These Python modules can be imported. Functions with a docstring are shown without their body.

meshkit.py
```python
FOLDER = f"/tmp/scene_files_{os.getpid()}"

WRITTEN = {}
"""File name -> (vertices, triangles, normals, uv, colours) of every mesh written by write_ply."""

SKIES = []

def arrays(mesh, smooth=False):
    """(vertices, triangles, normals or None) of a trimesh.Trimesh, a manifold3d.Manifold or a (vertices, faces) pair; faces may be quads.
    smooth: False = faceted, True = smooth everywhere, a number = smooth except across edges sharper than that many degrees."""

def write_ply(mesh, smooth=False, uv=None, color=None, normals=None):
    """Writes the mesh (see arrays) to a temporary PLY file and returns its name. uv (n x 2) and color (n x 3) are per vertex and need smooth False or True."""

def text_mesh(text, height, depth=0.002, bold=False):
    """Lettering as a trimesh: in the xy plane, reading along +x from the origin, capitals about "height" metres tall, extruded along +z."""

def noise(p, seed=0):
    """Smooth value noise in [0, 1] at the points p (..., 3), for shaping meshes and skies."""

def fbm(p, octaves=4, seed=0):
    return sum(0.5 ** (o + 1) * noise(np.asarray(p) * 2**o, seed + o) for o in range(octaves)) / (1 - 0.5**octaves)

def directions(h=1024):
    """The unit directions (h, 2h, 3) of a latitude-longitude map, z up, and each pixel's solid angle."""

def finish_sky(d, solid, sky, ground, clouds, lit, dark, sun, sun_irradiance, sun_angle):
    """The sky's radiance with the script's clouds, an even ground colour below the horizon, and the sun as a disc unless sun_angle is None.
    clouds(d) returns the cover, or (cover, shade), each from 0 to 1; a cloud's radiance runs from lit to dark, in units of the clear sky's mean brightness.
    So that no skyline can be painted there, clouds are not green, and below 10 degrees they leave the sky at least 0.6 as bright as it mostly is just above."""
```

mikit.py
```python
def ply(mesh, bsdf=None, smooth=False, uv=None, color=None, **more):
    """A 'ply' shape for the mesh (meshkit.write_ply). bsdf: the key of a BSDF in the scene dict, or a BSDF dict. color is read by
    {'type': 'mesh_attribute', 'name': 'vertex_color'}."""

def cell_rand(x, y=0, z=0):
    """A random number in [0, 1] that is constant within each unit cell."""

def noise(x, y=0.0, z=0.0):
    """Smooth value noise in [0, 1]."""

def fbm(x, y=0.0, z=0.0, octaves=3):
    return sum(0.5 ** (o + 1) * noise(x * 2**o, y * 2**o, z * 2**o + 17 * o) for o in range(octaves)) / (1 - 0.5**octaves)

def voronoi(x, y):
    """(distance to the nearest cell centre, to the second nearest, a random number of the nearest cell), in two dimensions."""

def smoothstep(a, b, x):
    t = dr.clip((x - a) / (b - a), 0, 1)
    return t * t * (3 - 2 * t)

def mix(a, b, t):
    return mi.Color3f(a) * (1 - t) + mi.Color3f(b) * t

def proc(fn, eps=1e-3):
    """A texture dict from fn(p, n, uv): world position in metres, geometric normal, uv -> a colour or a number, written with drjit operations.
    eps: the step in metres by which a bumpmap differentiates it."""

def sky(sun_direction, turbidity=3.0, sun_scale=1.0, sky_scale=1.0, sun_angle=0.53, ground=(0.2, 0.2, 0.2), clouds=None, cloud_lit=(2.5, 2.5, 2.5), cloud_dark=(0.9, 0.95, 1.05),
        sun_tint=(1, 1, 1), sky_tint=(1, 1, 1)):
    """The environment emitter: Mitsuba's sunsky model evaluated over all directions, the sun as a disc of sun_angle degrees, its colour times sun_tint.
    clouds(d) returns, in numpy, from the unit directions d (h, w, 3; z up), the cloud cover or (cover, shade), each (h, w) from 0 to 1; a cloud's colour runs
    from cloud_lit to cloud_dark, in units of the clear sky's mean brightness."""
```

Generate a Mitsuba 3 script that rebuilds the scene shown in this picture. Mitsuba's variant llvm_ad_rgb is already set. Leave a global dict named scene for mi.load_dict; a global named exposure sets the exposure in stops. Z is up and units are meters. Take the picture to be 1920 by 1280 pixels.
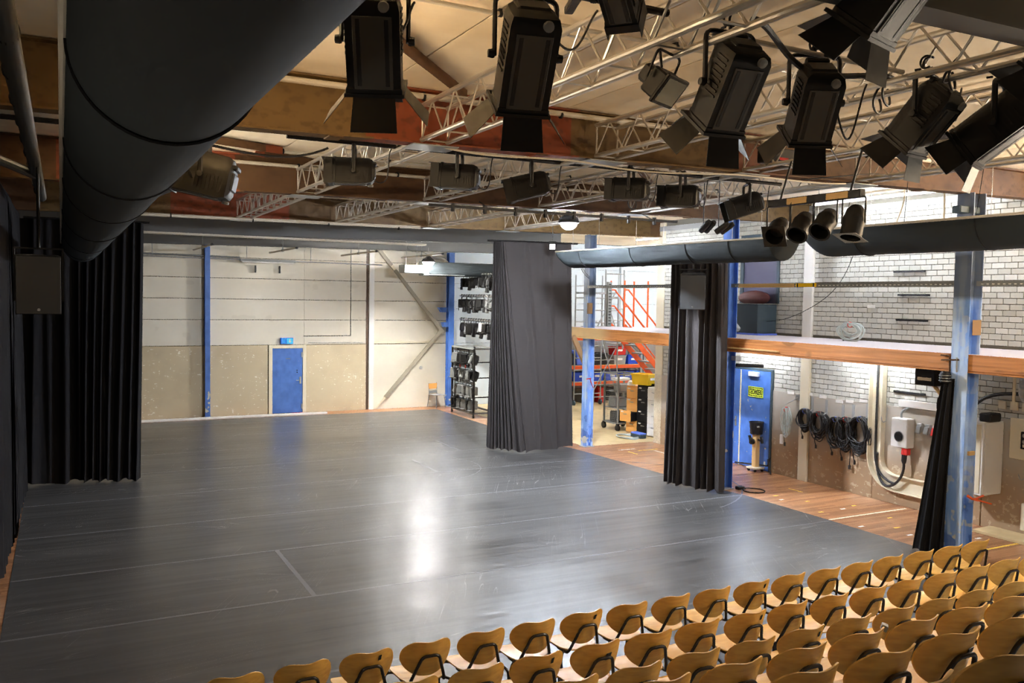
import math, random
import numpy as np, trimesh, mitsuba as mi, drjit as dr
import mikit, meshkit
from mikit import proc, noise, fbm, voronoi, smoothstep, mix, cell_rand
from shapely.geometry import Polygon
ORD = ['first', 'second', 'third', 'fourth', 'fifth', 'sixth', 'seventh', 'eighth', 'ninth', 'tenth', 'eleventh', 'twelfth', 'thirteenth', 'fourteenth', 'fifteenth', 'sixteenth', 'seventeenth', 'eighteenth', 'nineteenth', 'twentieth', 'twenty-first', 'twenty-second', 'twenty-third', 'twenty-fourth']
rng = random.Random(7)
nrg = np.random.default_rng(11)
T4 = mi.ScalarTransform4f
scene = {}
labels = {}

# ------------------------------------------------------------------ camera, lights, exposure
CAM = np.array([0.0, 0.0, 3.7])
YAW, PITCH, ROLL = 0.481666, -0.0497416, 0.0162897
fwd = np.array([math.sin(YAW) * math.cos(PITCH), math.cos(YAW) * math.cos(PITCH), math.sin(PITCH)])
rgt = np.cross(fwd, [0, 0, 1]); rgt /= np.linalg.norm(rgt)
upv = np.cross(rgt, fwd)
up2 = -math.sin(ROLL) * rgt + math.cos(ROLL) * upv
scene['camera'] = {'type': 'perspective', 'fov': math.degrees(2 * math.atan(960 / 1619.97)), 'fov_axis': 'x', 'near_clip': 0.05, 'far_clip': 200.0,
                   'to_world': T4().look_at(origin=CAM.tolist(), target=(CAM + fwd).tolist(), up=up2.tolist())}
exposure = 2.36
# lamp strengths (radiance of the lamps' glowing faces; each lamp is built further down with its housing)
COOL, NEUT, WARM = (0.90, 0.97, 1.08), (1.0, 0.98, 0.93), (1.0, 0.86, 0.68)
P_LEDA, P_LEDB, P_FLOOD = 600.0, 290.0, 160.0
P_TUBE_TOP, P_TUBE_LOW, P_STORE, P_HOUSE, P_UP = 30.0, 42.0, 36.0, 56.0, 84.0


def rad(c, s):
    return {'type': 'area', 'radiance': {'type': 'rgb', 'value': [x * s for x in c]}}


# ------------------------------------------------------------------ materials
def lin(c):
    c = np.asarray(c, float) / 255.0
    return np.where(c < 0.04045, c / 12.92, ((c + 0.055) / 1.055) ** 2.4).tolist()


def mat(name, col, rough=0.6, metal=0.0, spec=0.5, two=True, bump=None, bscale=0.001, **k):
    c = col if isinstance(col, dict) else {'type': 'rgb', 'value': lin(col)}
    r = rough if isinstance(rough, dict) else float(rough)
    b = {'type': 'principled', 'base_color': c, 'roughness': r, 'metallic': float(metal), 'specular': float(spec), **k}
    if bump is not None:
        b = {'type': 'bumpmap', 'arbitrary': bump, 'scale': bscale, 'bsdf': b}
    scene[name] = {'type': 'twosided', 'bsdf': b} if two else b
    return name


def C3(c):
    return mi.Color3f(*lin(c))


def f_mat(p, n, uv):
    st = fbm(p.x * 0.6, p.y * 11.0, 3.0, 4)
    big = fbm(p.x * 0.5 + 4, p.y * 0.7, 1.0, 3)
    # fine scratches: long thin ridges of stretched noise in three directions
    s = mi.Float(0)
    for k, (cx, cy, fu, fv) in enumerate(((0.98, 0.2, 0.30, 22.0), (0.5, 0.87, 0.42, 17.0), (0.9, -0.45, 0.36, 20.0))):
        u, v_ = p.x * cx + p.y * cy, p.y * cx - p.x * cy
        m = smoothstep(0.62, 0.85, noise(u * 0.9 + 11 * k, v_ * 1.6, 3.0 + k))
        s += smoothstep(0.016, 0.0, dr.abs(noise(u * fu + 3 * k, v_ * fv, 7.0 + k) - 0.5)) * m
    v = 0.022 + 0.03 * st + 0.03 * big + 0.075 * s
    return mi.Color3f(v * 1.0, v * 0.985, v * 0.975)


def f_matr(p, n, uv):
    st = fbm(p.x * 0.9, p.y * 14.0, 3.0, 3)
    big = fbm(p.x * 0.7 + 9, p.y * 0.9, 1.0, 2)
    return mi.Float(0.19 + 0.20 * st + 0.08 * big)


def f_wood(p, n, uv):
    row = dr.floor(p.y / 0.07)
    tone = cell_rand(row, dr.floor(p.x / 1.3 + cell_rand(row, 3)), 1)
    g = fbm(p.x * 2.5 + tone * 9, p.y * 60.0, 0.0, 3)
    wear = fbm(p.x * 0.8, p.y * 0.8, 5.0, 4)
    c = mix(lin((120, 80, 52)), lin((176, 128, 90)), dr.clip(0.55 * tone + 0.5 * g - 0.1, 0, 1))
    c = mix(c, mi.Color3f(*lin((178, 150, 124))), smoothstep(0.5, 0.8, wear) * 0.5)
    joint = smoothstep(0.06, 0.0, dr.abs(p.y / 0.07 - dr.floor(p.y / 0.07) - 0.5) * 0 + (p.y / 0.07 - row))
    return c * (1 - 0.35 * joint)


def f_conc(p, n, uv):
    w = fbm(p.x * 1.1, p.y * 1.1, 3.0, 4)
    s = fbm(p.x * 7, p.y * 7, 4.0, 3)
    return mix(lin((176, 152, 108)), lin((214, 194, 150)), dr.clip(0.7 * w + 0.4 * s, 0, 1))


def chips(u, v, base, chip, amt):
    zone = smoothstep(0.42, 0.62, fbm(u * 1.3 + 3, v * 1.5, 2.0, 2))
    m = fbm(u * 13 + 20, v * 22.0, 6.0, 3)
    k = smoothstep(0.825, 0.85, m + 0.07 * zone) + smoothstep(0.006, 0.0, dr.abs(fbm(u * 1.2, v * 9.0, 31.0, 2) - 0.5)) * smoothstep(0.62, 0.7, noise(u * 3.1, v * 6.0, 4.0)) * 0.8
    d = fbm(u * 1.6, v * 1.6, 11.0, 4)
    return mix(mix(base, chip, dr.clip(k, 0, 1)), mi.Color3f(*[x * 0.80 for x in lin((180, 160, 130))]), 0.2 * smoothstep(0.45, 0.75, d))


def f_whitewall(p, n, uv):
    d = fbm(p.x * 0.7, p.z * 0.7, p.y * 0.7, 4)
    s = smoothstep(0.77, 0.83, fbm(p.x * 2.1, p.z * 3.0, 14.0, 3))
    c = mix(lin((228, 222, 206)), lin((212, 203, 182)), d)
    return mix(c, mi.Color3f(*lin((150, 138, 112))), 0.12 * s)


def f_beige(p, n, uv):
    return chips(p.x, p.z, mi.Color3f(*lin((196, 180, 148))), mi.Color3f(*lin((232, 226, 210))), 0.05)


def f_board(p, n, uv):
    # the lower boards of the brick wall: grey-beige paint over an older browner coat, flaked towards the floor
    low = smoothstep(1.3, 0.5, p.z)
    c = mix(lin((172, 164, 152)), lin((156, 130, 100)), low)
    m = fbm(p.y * 13 + 20, p.z * 17.0, 6.0, 4)
    k = smoothstep(0.72, 0.77, m + 0.10 * low - 0.04)
    return mix(c, mi.Color3f(*lin((192, 178, 152))), k * 0.6)


def f_rust(p, n, uv):
    seg = dr.floor((p.x + p.y * 0.53) / 2.3)
    r = cell_rand(seg, dr.floor(p.y * 0.5), 6)
    f = fbm(p.x * 1.7, p.y * 1.7, p.z * 2.6, 4)
    g = fbm(p.x * 14, p.y * 9, p.z * 14, 3)
    c = mix(lin((58, 37, 23)), lin((98, 70, 42)), dr.clip(f * 1.4 - 0.2, 0, 1))
    c = mix(c, mi.Color3f(*lin((138, 58, 32))), smoothstep(0.70, 0.73, r) * smoothstep(8.2, 7.4, p.x) * 0.6)
    c = mix(c, mi.Color3f(*lin((104, 84, 48))), smoothstep(0.35, 0.3, r) * 0.6)
    return mix(c, mi.Color3f(*lin((60, 38, 22))), smoothstep(0.5, 0.75, g) * 0.5)


def f_ceil(p, n, uv):
    d = fbm(p.x * 0.5, p.y * 1.3, 1.0, 4)
    s = fbm(p.x * 3, p.y * 6, 2.0, 3)
    c = mix(lin((236, 224, 202)), lin((206, 188, 158)), dr.clip(0.8 * d + 0.3 * s - 0.1, 0, 1))
    return c


def f_blueworn(p, n, uv):
    v = p.y + p.x
    a = fbm(v * 9, p.z * 1.2, 1.0, 4)
    b = fbm(v * 5, p.z * 4, 8.0, 4)
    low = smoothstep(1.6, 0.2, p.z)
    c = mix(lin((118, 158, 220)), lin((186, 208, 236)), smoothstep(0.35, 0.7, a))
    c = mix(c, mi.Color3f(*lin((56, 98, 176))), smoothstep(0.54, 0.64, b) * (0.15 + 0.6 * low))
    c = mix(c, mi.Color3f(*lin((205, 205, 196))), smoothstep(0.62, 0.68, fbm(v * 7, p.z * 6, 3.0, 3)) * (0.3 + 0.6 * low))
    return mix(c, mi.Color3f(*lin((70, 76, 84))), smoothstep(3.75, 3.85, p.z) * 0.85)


def f_blue(p, n, uv):
    b = fbm(p.x * 6, p.z * 5, p.y * 6, 4)
    c = mix(lin((46, 86, 160)), lin((84, 126, 198)), b)
    k = smoothstep(0.74, 0.77, fbm(p.x * 9 + 3, p.z * 8, p.y * 9, 3)) * smoothstep(2.2, 0.6, p.z)
    return mix(c, mi.Color3f(*lin((190, 186, 172))), k)


def f_ply(p, n, uv):
    g = fbm(p.x * 7, p.y * 30, p.z * 45, 3)
    return mix(lin((214, 156, 66)), lin((240, 194, 102)), g)


def f_fascia(p, n, uv):
    g = fbm(p.y * 1.3, p.z * 40, 2.0, 4)
    k = fbm(p.y * 2.2, p.z * 5, 7.0, 2)
    c = mix(lin((150, 88, 40)), lin((206, 140, 78)), g)
    c = mix(c, mi.Color3f(*lin((120, 70, 32))), smoothstep(0.66, 0.74, k) * 0.6)
    return mix(c, mi.Color3f(*lin((226, 190, 126))), smoothstep(17.0, 17.6, p.y) * 0.8)


def f_fabric(p, n, uv):
    return mi.Float(fbm(p.x * 60, p.y * 60, p.z * 60, 2))


mat('m_mat', proc(f_mat), proc(f_matr), spec=0.95)
mat('m_seam', (92, 92, 95), 0.35)
mat('m_wood', proc(f_wood), 0.34)
mat('m_conc', proc(f_conc), 0.4)
mat('m_white', proc(f_whitewall), 0.55)
mat('m_bluewhite', (206, 216, 222), 0.6)
mat('m_beige', proc(f_beige), 0.5)
mat('m_board', proc(f_board), 0.5)
mat('m_rust', proc(f_rust), 0.7, spec=0.3)
mat('m_ceil', proc(f_ceil), 0.7, spec=0.2)
mat('m_blueworn', proc(f_blueworn), 0.5)
mat('m_blue', proc(f_blue), 0.45)
mat('m_ply', proc(f_ply), 0.38)
mat('m_fascia', proc(f_fascia), 0.5)
mat('m_brick', (190, 189, 180), 0.7); mat('m_brick2', (176, 174, 164), 0.7); mat('m_brick3', (200, 199, 192), 0.7)
mat('m_mortar', (108, 104, 95), 0.9, spec=0.1)
mat('m_greybeam', (84, 84, 82), 0.55)
mat('m_dark', (17, 17, 18), 0.5, spec=0.3)
mat('m_lamp', (13, 13, 13), 0.5, spec=0.3)
mat('m_lampplate', (66, 64, 58), 0.5)
mat('m_black', (6, 6, 7), 0.5)
mat('m_rubber', (22, 22, 24), 0.55)
mat('m_cloth', (62, 59, 59), 0.95, spec=0.1)
mat('m_cloth2', (30, 30, 32), 0.95, spec=0.12)
mat('m_duct', (38, 43, 45), 0.85, spec=0.25)
mat('m_alu', (206, 200, 190), 0.34, metal=0.75)
mat('m_steel', (170, 170, 168), 0.35, metal=0.8)
mat('m_galv', (158, 162, 162), 0.42, metal=0.5)
mat('m_greypipe', (196, 188, 172), 0.45)
mat('m_white_paint', (232, 230, 224), 0.5)
mat('m_cream', (222, 212, 186), 0.5)
mat('m_grey', (150, 150, 148), 0.55)
mat('m_greyfloor', (150, 156, 162), 0.6)
mat('m_orange', (226, 92, 40), 0.45)
mat('m_yellow', (240, 196, 28), 0.45)
mat('m_crateblue', (34, 74, 196), 0.45)
mat('m_red', (200, 44, 40), 0.45)
mat('m_cabinetorange', (226, 162, 84), 0.5)
mat('m_signyellow', (206, 220, 72), 0.5)
mat('m_navy', (40, 56, 66), 0.6)
mat('m_bluelight', (92, 122, 220), 0.5)
mat('m_tape_y', (226, 186, 76), 0.6)
mat('m_tubeframe', (34, 27, 26), 0.28)
mat('m_glassgrey', (196, 200, 190), 0.2)
mat('m_purple', (72, 70, 88), 0.3)
mat('m_wine', (74, 30, 30), 0.5)
mat('m_mezz', (196, 190, 196), 0.55)
mat('m_rope', (196, 206, 204), 0.5)
mat('m_cyan', (60, 190, 230), 0.4)
mat('m_exitblue', (30, 110, 220), 0.4)
mat('m_brownboard', (150, 116, 78), 0.6)
mat('m_bracegrey', (150, 142, 122), 0.5)
mat('m_poledark', (52, 54, 52), 0.5)
mat('m_darkjoint', (72, 52, 36), 0.6)
mat('m_jointdark', (92, 84, 68), 0.8)
mat('m_grille', (62, 64, 66), 0.7)
mat('m_timber', (208, 172, 116), 0.6)
mat('m_greyplate', (120, 122, 120), 0.5)
scene['m_pane'] = {'type': 'thindielectric'}

# ------------------------------------------------------------------ helpers
cat = trimesh.util.concatenate


def num(base):
    if base not in scene and base not in labels:
        return base
    k = 1
    while f'{base}_{k:03d}' in scene or f'{base}_{k:03d}' in labels:
        k += 1
    return f'{base}_{k:03d}'


def thing(name, label, category, group=None):
    key = num(name)
    labels[key] = {'label': label, 'category': category}
    if group: labels[key]['group'] = group
    return key


def part(parent, name, mesh, m, smooth=False, label=None, M=None, **more):
    key = num(parent + '__' + name)
    d = dict(mesh) if isinstance(mesh, dict) else mikit.ply(mesh, m, smooth, **more)
    if M is not None: d['to_world'] = T4(np.asarray(M, float).tolist())
    scene[key] = d
    if label: labels[key] = {'label': label}
    return key


def solo(name, mesh, m, label, category, group=None, smooth=False, M=None, kind=None, **more):
    key = num(name)
    d = dict(mesh) if isinstance(mesh, dict) else mikit.ply(mesh, m, smooth, **more)
    if M is not None: d['to_world'] = T4(np.asarray(M, float).tolist())
    scene[key] = d
    labels[key] = {'label': label, 'category': category}
    if group: labels[key]['group'] = group
    if kind: labels[key]['kind'] = kind
    return key


def struct(name, mesh, m, smooth=False, label=None):
    key = num(name)
    scene[key] = mikit.ply(mesh, m, smooth)
    labels[key] = {'kind': 'structure'}
    if label: labels[key]['label'] = label
    return key


def box(x0, x1, y0, y1, z0, z1, b=0.0):
    if b <= 0:
        m = trimesh.creation.box(extents=(abs(x1 - x0), abs(y1 - y0), abs(z1 - z0)))
        m.apply_translation(((x0 + x1) / 2, (y0 + y1) / 2, (z0 + z1) / 2))
        return m
    lo, hi = np.minimum([x0, y0, z0], [x1, y1, z1]), np.maximum([x0, y0, z0], [x1, y1, z1])
    b = min(b, 0.49 * (hi - lo).min())
    pts = []
    for s in np.ndindex(2, 2, 2):
        c = np.where(np.array(s) == 0, lo, hi); d = np.where(np.array(s) == 0, 1, -1)
        for a in range(3):
            q = c + d * b; q[a] = c[a]; pts.append(q)
    return trimesh.convex.convex_hull(np.array(pts))


def cb(c, s, b=0.0):
    return box(c[0] - s[0] / 2, c[0] + s[0] / 2, c[1] - s[1] / 2, c[1] + s[1] / 2, c[2] - s[2] / 2, c[2] + s[2] / 2, b)


def cyl(p, q, r, n=12, r2=None):
    return tube([p, q], r if r2 is None else [r, r2], n)


def tube(pts, r, n=8, cap=True):
    p = np.asarray(pts, float)
    k = len(p)
    r = np.broadcast_to(np.asarray(r, float), (k,))
    t = np.zeros_like(p)
    d = np.diff(p, axis=0); d /= np.linalg.norm(d, axis=1, keepdims=True) + 1e-12
    t[0], t[-1] = d[0], d[-1]
    if k > 2: t[1:-1] = d[:-1] + d[1:]
    t /= np.linalg.norm(t, axis=1, keepdims=True) + 1e-12
    a = np.cross(t[0], [0, 0, 1.0] if abs(t[0][2]) < 0.9 else [1.0, 0, 0]); a /= np.linalg.norm(a)
    ang = np.arange(n) * 2 * np.pi / n
    V = []
    for i in range(k):
        if i:
            a = a - t[i] * (a @ t[i]); a /= np.linalg.norm(a) + 1e-12
        b = np.cross(t[i], a)
        V.append(p[i] + r[i] * (np.cos(ang)[:, None] * a + np.sin(ang)[:, None] * b))
    V = np.vstack(V)
    F = []
    for i in range(k - 1):
        for j in range(n):
            A, B = i * n + j, i * n + (j + 1) % n
            F += [[A, B, B + n], [A, B + n, A + n]]
    if cap:
        V = np.vstack([V, p[0], p[-1]])
        for j in range(n):
            F.append([len(V) - 2, (j + 1) % n, j])
            F.append([len(V) - 1, (k - 1) * n + j, (k - 1) * n + (j + 1) % n])
    return trimesh.Trimesh(V, np.array(F), process=False)


def rounded(pts, rad_, seg=5):
    p = [np.asarray(x, float) for x in pts]
    out = [p[0]]
    for i in range(1, len(p) - 1):
        a, b = p[i - 1] - p[i], p[i + 1] - p[i]
        la, lb = np.linalg.norm(a), np.linalg.norm(b)
        k = min(rad_, la * 0.49, lb * 0.49)
        A, B = p[i] + a / la * k, p[i] + b / lb * k
        for t in np.linspace(0, 1, seg):
            out.append((1 - t) ** 2 * A + 2 * t * (1 - t) * p[i] + t * t * B)
    out.append(p[-1])
    return np.array(out)


def spline(pts, n=24):
    from scipy.interpolate import CubicSpline
    p = np.asarray(pts, float)
    s = np.r_[0, np.cumsum(np.linalg.norm(np.diff(p, axis=0), axis=1))]
    return CubicSpline(s, p)(np.linspace(0, s[-1], n))


def lathe(prof, n=20):
    """Profile of (r, z) revolved about z."""
    pr = np.asarray(prof, float)
    ang = np.arange(n) * 2 * np.pi / n
    V = np.array([[r * math.cos(a), r * math.sin(a), z] for r, z in pr for a in ang])
    F = []
    for i in range(len(pr) - 1):
        for j in range(n):
            A, B = i * n + j, i * n + (j + 1) % n
            F += [[A, B, B + n], [A, B + n, A + n]]
    return trimesh.Trimesh(V, np.array(F), process=True)


def mv(m, M):
    m = m.copy(); m.apply_transform(np.asarray(M, float)); return m


def tr(x, y, z):
    M = np.eye(4); M[:3, 3] = x, y, z; return M


def rot(ax, deg):
    return trimesh.transformations.rotation_matrix(math.radians(deg), {'x': [1, 0, 0], 'y': [0, 1, 0], 'z': [0, 0, 1]}[ax])


def sc(x, y, z):
    return np.diag([x, y, z, 1.0])


def extr(poly, h):
    return trimesh.creation.extrude_polygon(Polygon(poly), h)


def xz_prism(poly, y0, y1):
    """Polygon in (x, z) extruded along y from y0 to y1."""
    m = extr(poly, y1 - y0)
    return mv(m, tr(0, y1, 0) @ rot('x', 90))


def yz_prism(poly, x0, x1):
    """Polygon in (y, z) extruded along x."""
    m = extr(poly, x1 - x0)
    M = np.array([[0, 0, 1, x0], [1, 0, 0, 0], [0, 1, 0, 0], [0, 0, 0, 1.0]])
    return mv(m, M)


def ibeam(L, h, w, tf=0.018, tw=0.012):
    """I profile in (u, z), z from 0 to h; extruded by the caller."""
    return [(-w / 2, 0), (w / 2, 0), (w / 2, tf), (tw / 2, tf), (tw / 2, h - tf), (w / 2, h - tf), (w / 2, h), (-w / 2, h), (-w / 2, h - tf), (-tw / 2, h - tf), (-tw / 2, tf), (-w / 2, tf)]



# ------------------------------------------------------------------ the room: floors, walls, ceiling
XL, XR, XS, YB, YF, ZC = -1.3, 13.73, 24.0, 27.1, -7.0, 5.74
struct('floor', box(XL - .2, XR + .3, YF, 18.3, -0.3, 0), 'm_wood')
struct('floor_stage_end', cat([box(XL - .2, 11.7, 18.3, YB + .3, -0.3, 0)]), 'm_wood')
struct('floor_storage', box(11.7, XS + .3, 18.3, YB + .3, -0.3, -0.001), 'm_conc')

# black vinyl dance floor laid in strips
dm = thing('dance_floor', 'scuffed black vinyl dance floor covering the stage area', 'dance floor')
ys = [1.8, 4.0, 6.05, 8.18, 10.37, 12.49, 14.58, 16.78, 18.95, 21.1, 23.3, 25.4, 26.35]


def mat_right(y):
    return float(np.interp(y, [4, 8.5, 10.4, 12.8, 13.2, 17.8, 18.9, 18.96, 26.6], [11.45, 11.58, 11.62, 11.6, 11.45, 11.28, 11.2, 10.95, 11.0]))


for a, b in zip(ys[:-1], ys[1:]):
    yy = np.linspace(a + .004, b - .004, 4)
    poly = [(-0.6, a + .004), *[(mat_right(y), y) for y in yy], (-0.6, b - .004)]
    part(dm, 'strip', extr(poly, 0.006), 'm_mat')
for y in ys[2:-1]:
    w = 0.022
    part(dm, 'seam_tape', box(-0.6, mat_right(y) - .02, y - w, y + w, 0.0062, 0.0072), 'm_seam', label='grey seam tape' if y == ys[2] else None)
for x, y0, y1 in ((2.74, 10.37, 12.49), (8.55, 18.95, 20.5), (7.05, 16.78, 18.3)):
    part(dm, 'cross_tape', box(x - .03, x + .03, y0, y1, 0.0062, 0.0075), 'm_seam')
arc = [(9.4 + 3.0 * math.cos(t), 14.3 + 2.6 * math.sin(t), 0.0068) for t in np.linspace(-1.2, 1.9, 40)]


def flat_ribbon(pts, w, z0, z1):
    p = np.array(pts)[:, :2]
    t = np.gradient(p, axis=0); t /= np.linalg.norm(t, axis=1, keepdims=True)
    nn = np.c_[-t[:, 1], t[:, 0]] * w / 2
    return extr(np.vstack([p + nn, (p - nn)[::-1]]), z1 - z0).apply_translation((0, 0, z0))


part(dm, 'scuff_line', flat_ribbon(arc, 0.03, 0.0062, 0.0068), 'm_seam')
part(dm, 'scuff_line', flat_ribbon([(6.6 + 1.6 * math.cos(t), 17.4 + 1.5 * math.sin(t)) for t in np.linspace(-2.2, 0.6, 24)], 0.02, 0.0062, 0.0068), 'm_seam')

# tape lines and marks on the wooden strip
solo('tape_line', box(11.66, 13.6, 10.42, 10.47, 0.0, 0.0012), 'm_cream', 'long pale tape line across the wooden floor below the cable trunking', 'tape')
solo('tape_line', box(11.9, 13.7, 8.12, 8.17, 0.0, 0.0012), 'm_tape_y', 'long yellow tape line on the wooden floor behind the front row', 'tape')
marks = [(12.87, 12.4, .04, .36), (12.3, 9.6, .14, .05), (12.1, 9.2, .12, .05), (12.6, 9.0, .12, .05), (12.5, 10.9, .12, .05), (11.95, 10.9, .1, .05), (12.35, 11.6, .1, .04), (12.9, 11.0, .1, .05), (12.0, 11.9, .1, .05), (13.2, 9.5, .13, .05),
         (12.75, 10.1, .12, .04), (12.15, 12.2, .12, .04), (11.8, 9.9, .12, .05), (12.45, 17.55, .5, .05), (12.9, 17.3, .6, .05), (13.0, 16.8, .05, .7), (12.3, 17.1, .05, .4), (13.3, 8.9, .14, .05), (12.95, 8.6, .13, .05)]
marks.sort(key=lambda q: -q[1])
for i, (x, y, a, b) in enumerate(marks):
    solo('tape_mark', box(x - a / 2, x + a / 2, y - b / 2, y + b / 2, 0, .0012), 'm_tape_y' if i % 3 else 'm_white_paint', f'short {"yellow" if i % 3 else "white"} strip of marking tape on the wooden floor, {ORD[i]} from the back', 'tape', 'tape marks on the wooden floor')

# back wall
struct('wall_back', cat([box(XL - .2, 5.64, YB + .06, YB + .3, 0, 6), box(6.88, XS, YB + .06, YB + .3, 0, 6), box(5.64, 6.88, YB + .06, YB + .3, 2.1, 6), box(5.64, 6.88, YB + .26, YB + .3, 0, 2.1)]), 'm_jointdark')
wb = 'wall_back'
lv = [2.14, 2.919, 3.548, 4.175, 4.80, 5.43, 5.74]
for (a, b, low) in ((-1.3, 3.84, 1), (3.86, 8.80, 1), (9.05, 11.62, 0), (11.64, 15.0, 0), (15.02, 18.7, 0), (18.95, 24, 0)):
    mm = 'm_white' if a < 11.62 else 'm_bluewhite'
    for z0, z1 in zip(lv[:-1], lv[1:]):
        for x0, x1 in ([(a, b)] if b - a < 3.5 else [(a, (a + b) / 2 + .45), ((a + b) / 2 + .455, b)]):
            part(wb, 'panel', box(x0, x1, YB, YB + .058, z0 + (.007 if a < 11.62 else .003), z1 - (.007 if a < 11.62 else .003), .003), mm)
    if not low:
        part(wb, 'panel', box(a, b, YB - .01, YB + .058, 0.0, 2.136, .003), mm)
for a, b in ((-1.3, 3.84), (3.86, 5.66), (6.86, 8.80)):
    part(wb, 'lower_board', box(a, b, YB - .022, YB + .058, 0.0, 2.134, .004), 'm_beige')
part(wb, 'joint_post', box(8.80, 8.875, YB - .02, YB + .058, 0, ZC), 'm_darkjoint', label='dark brown joint in the wall')
part(wb, 'joint_post', box(8.88, 9.05, YB - .07, YB + .058, 0, ZC, .006), 'm_white_paint')
part(wb, 'pilaster', box(18.7, 18.95, YB - .12, YB + .058, 0, ZC, .006), 'm_bluewhite')
part(wb, 'ledge', box(9.05, 11.5, YB - .035, YB, 2.16, 2.23), 'm_cream')
# blue door in the back wall
d1 = struct('door_1', box(5.80, 6.73, YB - .03, YB + .015, 0.01, 2.03, .004), 'm_blue', label='blue steel door in the white back wall')
part(d1, 'frame', cat([box(5.68, 5.795, YB - .045, YB + .03, 0, 2.14, .004), box(6.735, 6.85, YB - .045, YB + .03, 0, 2.14, .004), box(5.795, 6.735, YB - .045, YB + .03, 2.035, 2.14, .004)]), 'm_cream')
part(d1, 'handle', cat([box(6.63, 6.69, YB - .05, YB - .028, .92, 1.14, .004), tube([(6.66, YB - .05, 1.03), (6.66, YB - .08, 1.03), (6.52, YB - .08, 1.03)], .011, 8)]), 'm_steel', 30)
for z in (0.12, 1.75):
    part(d1, 'hinge', box(6.69, 6.735, YB - .05, YB - .02, z, z + .16, .004), 'm_steel')
part(d1, 'nameplate', box(6.2, 6.34, YB - .034, YB - .029, 1.70, 1.72), 'm_greyplate')
for z in (1.28, 1.34):
    part(d1, 'lock', cyl((6.56, YB - .036, z), (6.56, YB - .028, z), .014, 10), 'm_black')
ex = thing('exit_sign', 'blue exit sign with running figure and white arrow above the blue door', 'exit sign')
part(ex, 'housing', box(6.03, 6.42, YB - .09, YB, 2.17, 2.36, .006), 'm_exitblue')
part(ex, 'panel', box(6.22, 6.41, YB - .094, YB - .09, 2.18, 2.35), 'm_cyan')
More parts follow.
